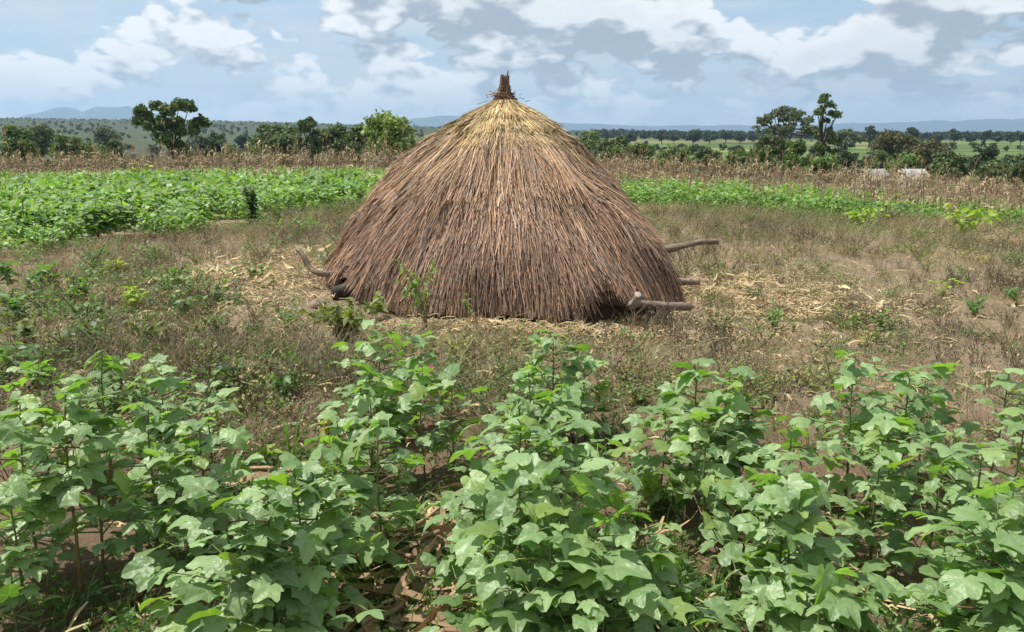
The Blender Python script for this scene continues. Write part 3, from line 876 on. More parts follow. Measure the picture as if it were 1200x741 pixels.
COTTON = [
    (-1.651, 2.398, 0.34, 'small broad-leaved cotton seedling in the lower left corner', 'cotton plants of the clump at the far left', {'leaves': 12}),
    (-1.706, 2.541, 0.5, 'leafy cotton plant, second from the camera in the clump at the far left', 'cotton plants of the clump at the far left', {}),
    (-1.211, 2.664, 0.5, 'leafy cotton plant, third from the camera in the clump at the far left', 'cotton plants of the clump at the far left', {}),
    (-1.608, 2.695, 0.8, 'tall leggy cotton plant with a bare brown stem at the lower left', 'cotton plants of the clump at the far left', {'bare': 0.5, 'stemcol': (0.24, 0.135, 0.05), 'leaves': 44}),
    (-1.569, 2.786, 0.7, 'tall cotton plant, fifth from the camera in the clump at the far left', 'cotton plants of the clump at the far left', {}),
    (-1.382, 2.844, 0.66, 'leafy cotton plant, sixth from the camera in the clump at the far left', 'cotton plants of the clump at the far left', {}),
    (-1.867, 2.874, 0.66, 'leafy cotton plant, seventh from the camera in the clump at the far left', 'cotton plants of the clump at the far left', {}),
    (-1.224, 2.935, 0.58, 'leafy cotton plant, eighth from the camera in the clump at the far left', 'cotton plants of the clump at the far left', {}),
    (-1.894, 3.525, 0.66, 'cotton plant at the back of the far left clump, left of centre', 'cotton plants of the clump at the far left', {}),
    (-1.656, 3.594, 0.62, 'leafy cotton plant, tenth from the camera in the clump at the far left', 'cotton plants of the clump at the far left', {}),
    (-1.454, 3.62, 0.5, 'short cotton plant at the inner edge of the far left clump', 'cotton plants of the clump at the far left', {'leaves': 24}),
    (-2.237, 3.621, 0.6, 'leafy cotton plant, twelfth from the camera in the clump at the far left', 'cotton plants of the clump at the far left', {}),
    (-0.696, 2.033, 0.56, 'leafy cotton plant nearest the camera in the row left of centre', 'cotton plants of the row left of centre', {}),
    (-0.796, 2.06, 0.7, 'tall cotton plant, second from the camera in the row left of centre', 'cotton plants of the row left of centre', {}),
    (-0.67, 2.083, 0.72, 'tall cotton plant, third from the camera in the row left of centre', 'cotton plants of the row left of centre', {}),
    (-0.675, 2.094, 0.42, 'low cotton plant, fourth from the camera in the row left of centre', 'cotton plants of the row left of centre', {}),
    (-0.984, 2.21, 0.3, 'low cotton plant, fifth from the camera in the row left of centre', 'cotton plants of the row left of centre', {}),
    (-0.719, 2.453, 0.6, 'leafy cotton plant, sixth from the camera in the row left of centre', 'cotton plants of the row left of centre', {}),
    (-0.643, 2.488, 0.6, 'leafy cotton plant, seventh from the camera in the row left of centre', 'cotton plants of the row left of centre', {}),
    (-0.507, 2.825, 0.62, 'leafy cotton plant, eighth from the camera in the row left of centre', 'cotton plants of the row left of centre', {}),
    (-0.661, 2.959, 0.62, 'leafy cotton plant, ninth from the camera in the row left of centre', 'cotton plants of the row left of centre', {}),
    (-0.27, 3.581, 0.5, 'small thin cotton plant standing alone between the left and middle rows', 'cotton plants of the row left of centre', {'leaves': 16}),
    (-0.687, 3.621, 0.6, 'leafy cotton plant, eleventh from the camera in the row left of centre', 'cotton plants of the row left of centre', {}),
    (-0.422, 3.626, 0.54, 'leafy cotton plant, twelfth from the camera in the row left of centre', 'cotton plants of the row left of centre', {}),
    (-0.539, 4.293, 0.6, "cotton plant with a pink flower nearest the hut's left front", 'cotton plants of the row left of centre', {'flower': ((0.1, -0.16, 0.45), 'p')}),
    (-0.761, 4.368, 0.66, "cotton plant nearest the leafy bush at the hut's left corner", 'cotton plants of the row left of centre', {}),
    (0.201, 1.887, 0.46, 'low cotton plant nearest the camera in the middle row', 'cotton plants of the middle row', {}),
    (0.072, 1.907, 0.48, 'low cotton plant, second from the camera in the middle row', 'cotton plants of the middle row', {}),
    (0.23, 1.931, 0.58, 'leafy cotton plant, third from the camera in the middle row', 'cotton plants of the middle row', {}),
    (0.09, 1.94, 0.6, 'leafy cotton plant, fourth from the camera in the middle row', 'cotton plants of the middle row', {}),
    (0.147, 2.016, 0.76, 'tall cotton plant, fifth from the camera in the middle row', 'cotton plants of the middle row', {}),
    (0.395, 2.068, 0.52, 'leafy cotton plant, sixth from the camera in the middle row', 'cotton plants of the middle row', {}),
    (-0.019, 2.074, 0.58, 'leafy cotton plant, seventh from the camera in the middle row', 'cotton plants of the middle row', {}),
    (0.293, 2.089, 0.64, 'leafy cotton plant, eighth from the camera in the middle row', 'cotton plants of the middle row', {}),
    (0.0, 2.152, 0.7, 'tall cotton plant, ninth from the camera in the middle row', 'cotton plants of the middle row', {}),
    (-0.074, 2.339, 0.64, 'leafy cotton plant, tenth from the camera in the middle row', 'cotton plants of the middle row', {}),
    (0.033, 2.477, 0.7, 'tall cotton plant, eleventh from the camera in the middle row', 'cotton plants of the middle row', {}),
    (0.23, 2.553, 0.68, 'tall cotton plant, twelfth from the camera in the middle row', 'cotton plants of the middle row', {}),
    (0.209, 3.128, 0.62, 'leafy cotton plant, thirteenth from the camera in the middle row', 'cotton plants of the middle row', {}),
    (0.018, 3.16, 0.55, 'leafy cotton plant, fourteenth from the camera in the middle row', 'cotton plants of the middle row', {}),
    (0.073, 3.677, 0.55, 'leafy cotton plant, fifteenth from the camera in the middle row', 'cotton plants of the middle row', {}),
    (0.207, 4.215, 0.6, 'cotton plant at the hut end of the middle row', 'cotton plants of the middle row', {}),
    (0.409, 4.232, 0.5, 'leafy cotton plant, seventeenth from the camera in the middle row', 'cotton plants of the middle row', {}),
    (0.854, 1.99, 0.46, 'low cotton plant nearest the camera in the row right of centre', 'cotton plants of the row right of centre', {}),
    (1.001, 2.067, 0.36, 'low cotton plant, second from the camera in the row right of centre', 'cotton plants of the row right of centre', {}),
    (0.725, 2.104, 0.46, 'low cotton plant, third from the camera in the row right of centre', 'cotton plants of the row right of centre', {}),
    (0.838, 2.239, 0.54, 'leafy cotton plant, fourth from the camera in the row right of centre', 'cotton plants of the row right of centre', {}),
    (0.863, 2.307, 0.62, 'leafy cotton plant, fifth from the camera in the row right of centre', 'cotton plants of the row right of centre', {}),
    (0.93, 2.686, 0.5, 'leafy cotton plant, sixth from the camera in the row right of centre', 'cotton plants of the row right of centre', {}),
    (0.759, 2.914, 0.56, 'leafy cotton plant, seventh from the camera in the row right of centre', 'cotton plants of the row right of centre', {}),
    (1.169, 3.132, 0.46, 'small thin cotton plant between the right rows in front of bare soil', 'cotton plants of the row right of centre', {'leaves': 18}),
    (0.657, 3.304, 0.5, 'leafy cotton plant, ninth from the camera in the row right of centre', 'cotton plants of the row right of centre', {}),
    (1.024, 3.363, 0.44, 'low cotton plant, tenth from the camera in the row right of centre', 'cotton plants of the row right of centre', {}),
    (0.938, 3.39, 0.62, 'leafy cotton plant, eleventh from the camera in the row right of centre', 'cotton plants of the row right of centre', {}),
    (0.794, 3.398, 0.68, 'tall bushy cotton plant bearing a white flower right of the centre', 'cotton plants of the row right of centre', {'flower': ((-0.1, -0.14, 0.46), 'w')}),
    (1.355, 1.958, 0.5, 'leafy cotton plant nearest the camera in the row at the far right', 'cotton plants of the row at the far right', {}),
    (1.364, 1.977, 0.6, 'leafy cotton plant, second from the camera in the row at the far right', 'cotton plants of the row at the far right', {}),
    (1.345, 1.997, 0.66, 'leafy cotton plant, third from the camera in the row at the far right', 'cotton plants of the row at the far right', {}),
    (1.419, 2.14, 0.7, 'tall cotton plant, fourth from the camera in the row at the far right', 'cotton plants of the row at the far right', {}),
    (1.489, 2.331, 0.7, 'tall cotton plant, fifth from the camera in the row at the far right', 'cotton plants of the row at the far right', {}),
    (1.501, 2.664, 0.66, 'leafy cotton plant, sixth from the camera in the row at the far right', 'cotton plants of the row at the far right', {}),
    (1.398, 2.844, 0.66, 'leafy cotton plant, seventh from the camera in the row at the far right', 'cotton plants of the row at the far right', {}),
    (1.949, 2.899, 0.6, 'leafy cotton plant, eighth from the camera in the row at the far right', 'cotton plants of the row at the far right', {}),
    (1.707, 3.361, 0.66, 'leafy cotton plant, ninth from the camera in the row at the far right', 'cotton plants of the row at the far right', {}),
    (1.535, 3.423, 0.72, 'tallest cotton plant at the hut end of the far right row', 'cotton plants of the row at the far right', {}),
    (2.265, 3.552, 0.62, 'cotton plant standing apart in dry grass at the right edge', 'cotton plants of the row at the far right', {'leaves': 26}),
    (1.953, 3.588, 0.56, 'leafy cotton plant, twelfth from the camera in the row at the far right', 'cotton plants of the row at the far right', {}),
]
for _i, (_x, _y, _h, _lab, _grp, _kw) in enumerate(COTTON):
    _kw = dict(_kw)
    if 'flower' in _kw:
        _p, _c = _kw['flower']; _kw['flower'] = (_p, FLOWER_W if _c == 'w' else FLOWER_P)
    cotton(_x, _y, _h, _lab, _grp, seed=_i, **_kw)

# ------------------------------------------------------------------ dry stalks, husks and leaves lying about
def dry_leaf_thing(name, label, cat, group, x, y, L, w, az, curl, col, lift=0.01, seed=0, tubular=False):
    r = np.random.default_rng(seed)
    k = 8
    t = np.linspace(-.5, .5, k)
    bend = r.normal(0, .35)
    px = x + L * (t * math.cos(az) - bend * (t * t - .08) * math.sin(az)); py = y + L * (t * math.sin(az) + bend * (t * t - .08) * math.cos(az))
    pz = terrain(px, py) + lift + curl * (t + .5) ** 2 + np.abs(r.normal(0, .004, k))
    P = np.stack([px, py, pz], -1); o = P.mean(0); P = P - o
    if tubular:
        V, Q = tubes(P[None], (w * (1 - .3 * np.abs(t)))[None], 6, ref=np.array([[[.1, .2, 1.]]]))
        cap = end_caps(1, k, 6)
        me = mesh_np(name, V, Q, cap, np.full((len(V), 3), col) * r.uniform(.75, 1.2, (len(V), 1)), True, M['litter'])
    else:
        sd = np.array([-math.sin(az), math.cos(az), 0]); up = np.array([0, 0, 1.0])
        wd = w * np.interp(t, [-.5, -.3, .2, .5], [.5, 1, .8, .08])
        roll = np.linspace(0, r.normal(0, 1.2), k) + r.normal(0, .3)
        s = sd[None] * np.cos(roll)[:, None] + up[None] * np.sin(roll)[:, None]
        mid = P + up * (-.18 * wd[:, None])
        V = np.stack([P - s * wd[:, None] / 2, mid, P + s * wd[:, None] / 2], 1).reshape(-1, 3)
        V[:, 2] += .012
        i = np.arange(k - 1)[:, None] * 3; j = np.arange(2)[None]
        Q = np.stack([i + j, i + j + 1, i + j + 4, i + j + 3], -1).reshape(-1, 4)
        me = mesh_np(name, V, Q, None, np.full((len(V), 3), col) * r.uniform(.8, 1.2, (len(V), 1)), True, M['litter'])
    ob = link(name, me, loc=o)
    return tag(ob, label, cat, group)


_n = 0
# broken maize stalks between the rows in the foreground: centre x, y, spread, how many
for (cx, cy, sx, sy, n, lab) in ((-0.31, 2.40, .17, .13, 34, 'dry brown maize stalk or leaf in the heap at the bottom centre'),
                                 (-0.30, 2.92, .11, .22, 20, 'dry maize stalk in the dark gap left of the middle row'),
                                 (-1.05, 2.52, .18, .12, 6, 'dry maize stalk on bare soil near the lower left corner'),
                                 (1.22, 2.95, .25, .25, 7, 'dry maize stalk on the soil gap before the far right row'),
                                 (0.47, 2.75, .12, .25, 6, 'dry maize stalk lying right of the middle row'),
                                 (-1.35, 3.35, .2, .2, 4, 'dry maize leaf under the cotton clump at the far left')):
    for q in range(n):
        _n += 1
        x, y = R.normal(cx, sx), R.normal(cy, sy)
        tub = R.random() < .35
        c = np.array([.33, .22, .13]) * R.uniform(.5, 1.4)
        dry_leaf_thing('maize_stalk' if tub else 'maize_leaf', lab, 'maize', 'dry maize remains between the rows', x, y, R.uniform(.22, .60), R.uniform(.007, .012) if tub else R.uniform(.02, .055),
                       R.normal(.35, .7), R.uniform(0, .06), c, .012 + R.uniform(0, .07), 500 + _n, tub)
# pale husks thrown out round the hut
for (cx, cy, sx, sy, n, lab) in ((-3.05, 9.3, .6, .8, 85, 'pale maize husk in the strewn patch left of the hut'),
                                 (-2.95, 10.9, .22, .14, 10, 'pale maize husk in the small bright pile beyond the left patch'),
                                 (0.25, 6.70, .65, .10, 16, 'pale maize husk on the ground before the hut front'),
                                 (2.55, 9.0, .55, .7, 50, 'pale maize husk scattered right of the hut'),
                                 (3.2, 7.9, .5, .35, 16, 'pale maize husk in the dry grass farther right of the hut')):
    for q in range(n):
        _n += 1
        x, y = R.normal(cx, sx), R.normal(cy, sy)
        if math.hypot(x - HUT[0], y - HUT[1]) < 2.2: continue
        c = np.array([.56, .44, .25]) * R.uniform(.6, 1.2)
        dry_leaf_thing('maize_husk', lab, 'husk', 'maize husks round the hut', x, y, R.uniform(.10, .24), R.uniform(.018, .05), R.uniform(0, 3.14), R.uniform(.0, .08), c, .02 + R.uniform(0, .07), 900 + _n)

# fine litter as one mass
def build_litter():
    pts = []
    for (cx, cy, sx, sy, n) in ((-2.9, 9.0, .75, .95, 4200), (0.2, 6.75, .95, .14, 1500), (2.6, 8.7, .7, .85, 3800), (0, 8, 4.5, 3, 3200), (3.1, 7.8, .6, .4, 700), (-2.9, 10.9, .35, .2, 300), (-.3, 2.6, .3, .5, 420), (1.1, 2.9, .45, .5, 420), (0, 5.3, 2.2, .5, 900), (-1, 3.0, .8, .8, 600)):
        pts.append(np.stack([R.normal(cx, sx, n), R.normal(cy, sy, n)], -1))
    P = np.concatenate(pts)
    keep = np.hypot(P[:, 0] - HUT[0], P[:, 1] - HUT[1]) > 2.02
    P = P[keep]; n = len(P)
    az = R.uniform(0, 2 * np.pi, n); L = R.uniform(.03, .16, n)
    d = np.stack([np.cos(az), np.sin(az), R.normal(0, .22, n)], -1)
    t = np.array([-.5, 0, .5])
    c = np.stack([P[:, 0], P[:, 1], terrain(P[:, 0], P[:, 1]) + .02 + R.uniform(0, .05, n)], -1)
    path = c[:, None] + d[:, None] * (L[:, None] * t)[..., None]
    path[:, 1, 2] += .012
    sd = unit(np.stack([-np.sin(az), np.cos(az), R.normal(0, .5, n)], -1))
    V, Q = ribbons(path, (R.uniform(.003, .017, n))[:, None] * np.array([.6, 1, .4]), sd)
    col = np.array([.50, .385, .215]) * R.uniform(.4, 1.25, (n, 1))
    o = link('straw_litter', mesh_np('straw_litter', V, Q, None, np.repeat(col, 6, 0), False, M['litter']))
    tag(o, 'pale chopped straw and husk scraps strewn round the hut', 'litter', kind='stuff')


build_litter()

# ------------------------------------------------------------------ dry grass and weeds
def grass_proto(n, h, spread, w, cols, bendy=.5, leafy=0, seed=0, leafcol=(.2, .17, .1)):
    r = np.random.default_rng(seed)
    az = r.uniform(0, 2 * np.pi, n); q = spread * np.sqrt(r.random(n))
    b = np.stack([q * np.cos(az), q * np.sin(az), 0 * q], -1)
    a2 = r.uniform(0, 2 * np.pi, n); ln = h * r.uniform(.45, 1.15, n); bd = np.abs(r.normal(bendy, bendy * .6, n))
    t = np.array([0, .5, 1.0])
    hor = np.stack([np.cos(a2), np.sin(a2), 0 * a2], -1)
    P = b[:, None] + hor[:, None] * (ln * bd)[:, None, None] * (t ** 1.6)[None, :, None]
    P[..., 2] += ln[:, None] * t[None] * (1 - .35 * np.minimum(bd, 1.2)[:, None] * t[None])
    g = Geo()
    sd = unit(np.stack([-np.sin(a2 + .8), np.cos(a2 + .8), .2 + 0 * a2], -1))
    V, Q = ribbons(P, w * np.array([1, .8, .25])[None] * r.uniform(.6, 1.4, n)[:, None], sd)
    c = np.array(cols)[r.integers(len(cols), size=n)] * r.uniform(.65, 1.3, (n, 1))
    g.add(V, Q, None, np.repeat(c, 6, 0))
    if leafy:
        m = leafy
        k = r.integers(n, size=m); u = r.uniform(.3, 1, m)
        p = b[k] + hor[k] * (ln[k] * bd[k] * u ** 1.6)[:, None]; p[:, 2] = ln[k] * u * (1 - .35 * np.minimum(bd[k], 1.2) * u)
        d = unit(r.normal(0, 1, (m, 3)) + np.array([0, 0, .3])); s = unit(np.cross(d, r.normal(0, 1, (m, 3))))
        L = r.uniform(.012, .032, m)[:, None]
        V = np.stack([p, p + d * L * .5 + s * L * .28, p + d * L, p + d * L * .5 - s * L * .28], 1).reshape(-1, 3)
        Q = np.arange(m * 4).reshape(-1, 4)
        g.add(V, Q, None, np.repeat(np.array(leafcol) * r.uniform(.6, 1.4, (m, 1)), 4, 0))
    return g.arrays()


def inside_hut(x, y, pad=0.0):
    return np.hypot(x - HUT[0], y - HUT[1]) < 2.08 + pad


def field_front(x):
    """distance at which the crops begin, by sideways position"""
    return 1.6 * (vnoise(np.asarray(x) * 1.1 + 50, np.asarray(x) * 0 + 2, 61) - .5) + np.interp(x, [-14, -7.5, -5.9, -5.4, -4.2, 0, 3, 6, 9, 20], [9.4, 10.9, 12.9, 16.5, 22.5, 24, 20.5, 19.5, 19.0, 20])


def wedge(n, d0, d1, half=0.70, pw=1.0):
    """random points in front of the camera between two distances, denser near"""
    u = R.random(n)
    y = (d0 ** pw + u * (d1 ** pw - d0 ** pw)) ** (1 / pw)
    x = R.uniform(-1, 1, n) * (half * y + .6)
    return x, y


def build_dry_grass():
    grey = [(.36, .305, .215), (.29, .245, .17), (.43, .365, .25), (.25, .20, .14)]
    gold = [(.50, .40, .22), (.43, .335, .18), (.37, .295, .155)]
    olive = [(.19, .21, .08), (.25, .25, .11), (.14, .175, .065)]
    protos = [grass_proto(20, .26, .11, .0048, grey, .55, 16, 1), grass_proto(17, .34, .09, .0048, grey + gold, .4, 10, 2),
              grass_proto(22, .17, .13, .005, gold, .9, 6, 3), grass_proto(16, .22, .11, .005, olive + grey, .6, 22, 4, (.15, .19, .06)),
              grass_proto(22, .13, .13, .0055, grey + gold, 1.1, 12, 5),
              grass_proto(12, .20, .13, .0045, olive, .7, 44, 6, (.135, .19, .055)), grass_proto(14, .28, .10, .005, [(.13, .10, .075), (.17, .13, .09)], .5, 40, 7, (.14, .12, .07))]
    n = 10300
    x, y = wedge(n, 3.6, 24, .72, 1.30)
    ln = field_front(x)
    keep = ~inside_hut(x, y, .03) & (y < ln + 1.2)
    # thin out over bare soil, litter and worn ground
    d1 = np.exp(-((x + 2.9) / .7) ** 2 - ((y - 9.0) / .9) ** 2) + np.exp(-((x + 2.3) / .55) ** 2 - ((y - 7.6) / .7) ** 2) * 1.3 + .8 * np.exp(-((x - .2) / .9) ** 2 - ((y - 6.65) / .25) ** 2) + .7 * np.exp(-((x - 2.5) / .6) ** 2 - ((y - 8.9) / .8) ** 2)
    keep &= R.random(n) > np.minimum(d1, .93)
    keep &= R.random(n) < .16 + .84 * sstep(4.0, 5.0, y + .6 * vnoise(x * 1.5, y * 1.5, 8))
    x, y = x[keep], y[keep]; n = len(x)
    patch = vnoise(x * .55 + 9, y * .55, 12); p2 = vnoise(x * .9 + 3, y * .9, 14)
    pick = np.where(patch > .54, np.where(R.random(n) < .7, 3, 5), np.where(p2 > .58, np.where(R.random(n) < .6, 2, 4), np.where(R.random(n) < .6, 0, 1)))
    pick = np.where(R.random(n) < .20, R.integers(0, 7, n), pick)
    pick = np.where((vnoise(x * .8 + 20, y * .8, 16) > .66) & (R.random(n) < .6), 6, pick)
    scl = R.uniform(.45, 1.0, n) * (.75 + .7 * vnoise(x * .7 + 5, y * .7, 17)) * (1 + .35 * sstep(9, 20, y))
    tint = (R.uniform(.8, 1.2, (n, 1)) * (0.72 + .5 * vnoise(x * .5, y * .5, 15))[:, None]) * np.ones(3)
    g = scatter(protos, pick, np.stack([x, y, terrain(x, y) - .01], -1), R.uniform(0, 6.28, n), scl, tint, R.normal(0, .15, (n, 2)))
    o = link('dry_grass', g.mesh('dry_grass', M['drygrass']))
    tag(o, 'grey-brown dried grass and weed stems covering the ground round the hut', 'grass', kind='stuff')


build_dry_grass()


def build_green_weeds():
    green = [(.075, .14, .04), (.10, .17, .05), (.06, .11, .035)]
    protos = [grass_proto(12, .11, .07, .003, green, .8, 34, 21, (.085, .16, .045)), grass_proto(16, .15, .05, .004, green, .5, 20, 22, (.09, .17, .05)), grass_proto(10, .07, .08, .003, green, 1.0, 30, 23, (.10, .16, .05))]
    pts = []
    for (cx, cy, sx, sy, n) in ((-.45, 2.75, .14, .3, 70), (-1.0, 3.3, .3, .35, 170), (.55, 2.6, .12, .35, 110), (-1.15, 2.45, .25, .15, 40), (1.15, 2.55, .3, .3, 60), (-.1, 2.1, .6, .2, 40), (-2.2, 5.2, .8, .5, 150), (-3.2, 7.0, .9, .8, 160), (-1.7, 6.0, .5, .5, 90), (.9, 5.2, 1.6, .5, 110), (0, 3.4, 2.2, .9, 330), (3.6, 6.5, 1.0, .7, 90)):
        pts.append(np.stack([R.normal(cx, sx, n), R.normal(cy, sy, n)], -1))
    P = np.concatenate(pts); P = P[~inside_hut(P[:, 0], P[:, 1], .05) & (P[:, 1] > 1.3)]
    n = len(P)
    g = scatter(protos, R.integers(0, 3, n), np.stack([P[:, 0], P[:, 1], terrain(P[:, 0], P[:, 1]) - .005], -1), R.uniform(0, 6.28, n), R.uniform(.6, 1.3, n), R.uniform(.75, 1.25, (n, 1)) * np.ones(3), R.normal(0, .15, (n, 2)))
    o = link('ground_weeds', g.mesh('ground_weeds', M['weed']))
    tag(o, 'low feathery green weeds on the soil between the cotton rows', 'weeds', kind='stuff')


build_green_weeds()

def leafy_proto(seed, h, n, ls, cols, wide=.6):
    """low bushy weed of small oval leaves on a few stems"""
    r = np.random.default_rng(seed)
    g = Geo()
    m = 6; a = r.uniform(0, 6.28, m); t = np.linspace(0, 1, 4)
    P = np.stack([np.cos(a)[:, None] * wide * h * t ** 1.3, np.sin(a)[:, None] * wide * h * t ** 1.3, (h * r.uniform(.6, 1, m))[:, None] * t], -1)
    V, Q = tubes(P, .0022, 3); g.add(V, Q, None, (.13, .11, .06))
    k = r.integers(m, size=n); u = r.uniform(.2, 1, n)
    i = np.minimum((u * 3).astype(int), 2); fr = (u * 3 - i)[:, None]
    p = P[k, i] * (1 - fr) + P[k, i + 1] * fr + r.normal(0, .02, (n, 3))
    az = r.uniform(0, 6.28, n)
    d = unit(np.stack([np.cos(az), np.sin(az), r.normal(.1, .4, n)], -1)); s = unit(np.cross(d, np.array([0, 0, 1.0]) + r.normal(0, .4, (n, 3))))
    L = (ls * r.uniform(.6, 1.3, n))[:, None]
    V = np.stack([p, p + d * L * .5 + s * L * .27, p + d * L - np.array([0, 0, .12]) * L, p + d * L * .5 - s * L * .27], 1).reshape(-1, 3)
    c = np.array(cols)[r.integers(len(cols), size=n)] * r.uniform(.7, 1.3, (n, 1))
    g.add(V, np.arange(n * 4).reshape(-1, 4), None, np.repeat(c, 4, 0))
    return g.arrays()


def build_scrub():
    ol = [(.17, .19, .06), (.21, .22, .08), (.12, .16, .05)]; gr = [(.085, .16, .045), (.12, .20, .055), (.07, .13, .04)]; ye = [(.33, .31, .09), (.26, .27, .08), (.20, .23, .07)]; br = [(.22, .16, .09), (.28, .21, .12), (.17, .12, .07)]
    protos = [leafy_proto(1, .16, 60, .035, ol), leafy_proto(2, .22, 70, .045, gr), leafy_proto(3, .15, 50, .04, ye), leafy_proto(4, .20, 70, .03, ol + gr, .9), leafy_proto(5, .12, 46, .05, gr, .8), leafy_proto(6, .18, 60, .035, br, .8)]
    n = 3300
    x, y = wedge(n, 3.9, 22, .72, 1.3)
    dens = .10 + .85 * sstep(.42, .72, vnoise(x * .6 + 31, y * .6, 51)) + .8 * np.exp(-((x + 4.2) / 2.0) ** 2 - ((y - 6.6) / 2.2) ** 2) + .35 * (field_front(x) - y < 2.0)
    soil = np.exp(-((x + 2.2) / .6) ** 2 - ((y - 7.3) / .6) ** 2) + np.exp(-((x + 2.9) / .6) ** 2 - ((y - 9.0) / .8) ** 2)
    keep = ~inside_hut(x, y, .15) & (y < field_front(x) + .8) & (R.random(n) < dens) & (R.random(n) > soil)
    x, y = x[keep], y[keep]; n = len(x)
    p = vnoise(x * .8 + 7, y * .8, 52)
    lush = (x < -1.8) & (R.random(n) < .5)
    pick = np.where(R.random(n) < .45, R.integers(0, 6, n), np.where(p < .4, 0, np.where(p < .55, 3, np.where(p < .75, 1, 2))))
    pick = np.where(lush, np.where(R.random(n) < .5, 1, 4), pick)
    g = scatter(protos, pick, np.stack([x, y, terrain(x, y) - .005], -1), R.uniform(0, 6.28, n), R.uniform(.55, 1.35, n) * np.where(lush, 1.35, 1.0), R.uniform(.75, 1.25, (n, 1)) * np.ones(3), R.normal(0, .15, (n, 2)))
    o = link('scrub_weeds', g.mesh('scrub_weeds', M['weed']))
    tag(o, 'patchy low green and olive weeds scattered through the dry grass', 'weeds', kind='stuff')


build_scrub()

# ------------------------------------------------------------------ single weeds one can pick out
def oval_leaf(name, seed, col, aspect=.55):
    r = np.random.default_rng(seed)
    y = np.array([0, .3, .65, 1.0]); w = aspect * np.array([.12, .9, .8, .05]) * r.uniform(.85, 1.15)
    z = -r.uniform(.1, .45) * y ** 2; f = r.uniform(.05, .22)
    V = []
    for a, b, c in zip(y, w, z): V += [(-b / 2, a, c + f * b), (0, a, c), (b / 2, a, c + f * b)]
    i = np.arange(3)[:, None] * 3; j = np.arange(2)[None]
    Q = np.stack([i + j, i + j + 1, i + j + 4, i + j + 3], -1).reshape(-1, 4)
    return mesh_np(name, np.array(V), Q, None, np.full((12, 3), col), True, M['weed'])


WL = {'green': [oval_leaf('leaf', k, (.10, .19, .05)) for k in range(4)], 'lime': [oval_leaf('leaf', 10 + k, (.24, .33, .05)) for k in range(4)],
      'yellow': [oval_leaf('leaf', 20 + k, (.34, .34, .10)) for k in range(3)], 'dark': [oval_leaf('leaf', 30 + k, (.055, .095, .034), .42) for k in range(4)],
      'olive': [oval_leaf('leaf', 40 + k, (.15, .18, .055)) for k in range(4)], 'spindle': [oval_leaf('leaf', 50 + k, (.17, .26, .07), .38) for k in range(3)]}


def weed(name, x, y, h, label, kind, n=40, ls=.05, wide=.5, stems=4, seed=0, group=None, cat='plant', bare=.15, stemcol=(.14, .13, .06)):
    r = np.random.default_rng(7000 + seed)
    root = link(name, None, loc=(x, y, tz(x, y) - .005))
    tag(root, label, cat, group)
    g = Geo()
    t = np.linspace(0, 1, 6)
    paths = []
    for s in range(stems):
        a = r.uniform(0, 6.28); sp = wide * h * r.uniform(.2, 1); hh = h * r.uniform(.65, 1.0)
        P = np.stack([math.cos(a) * sp * t ** 1.3, math.sin(a) * sp * t ** 1.3, hh * t - .1 * hh * t ** 3], -1) + r.normal(0, .01 * h, (6, 3)) * t[:, None]
        paths.append(P)
        V, Q = tubes(P[None], (max(.0022, .008 * h) * (1 - .7 * t))[None], 5, ref=np.array([[[.9, .3, .1]]]))
        g.add(V, Q, None, stemcol)
    for q in range(n):
        P = paths[q % stems]; u = bare + (1 - bare) * r.random() ** .8
        p = np.array([np.interp(u, t, P[:, c]) for c in range(3)])
        a = r.uniform(0, 6.28); dr = r.normal(.1, .45)
        tip = (math.cos(a) * math.cos(dr), math.sin(a) * math.cos(dr), -math.sin(dr))
        ob = link('leaf', WL[kind][int(r.integers(len(WL[kind])))], root)
        s = ls * r.uniform(.6, 1.25)
        ob.matrix_basis = Matrix.Translation(p) @ orient(tip, (r.normal(0, .5), r.normal(0, .5), 1)) @ Matrix.Scale(s, 4)
    link('stem', g.mesh('stem', M['stem'], True), root)
    return root


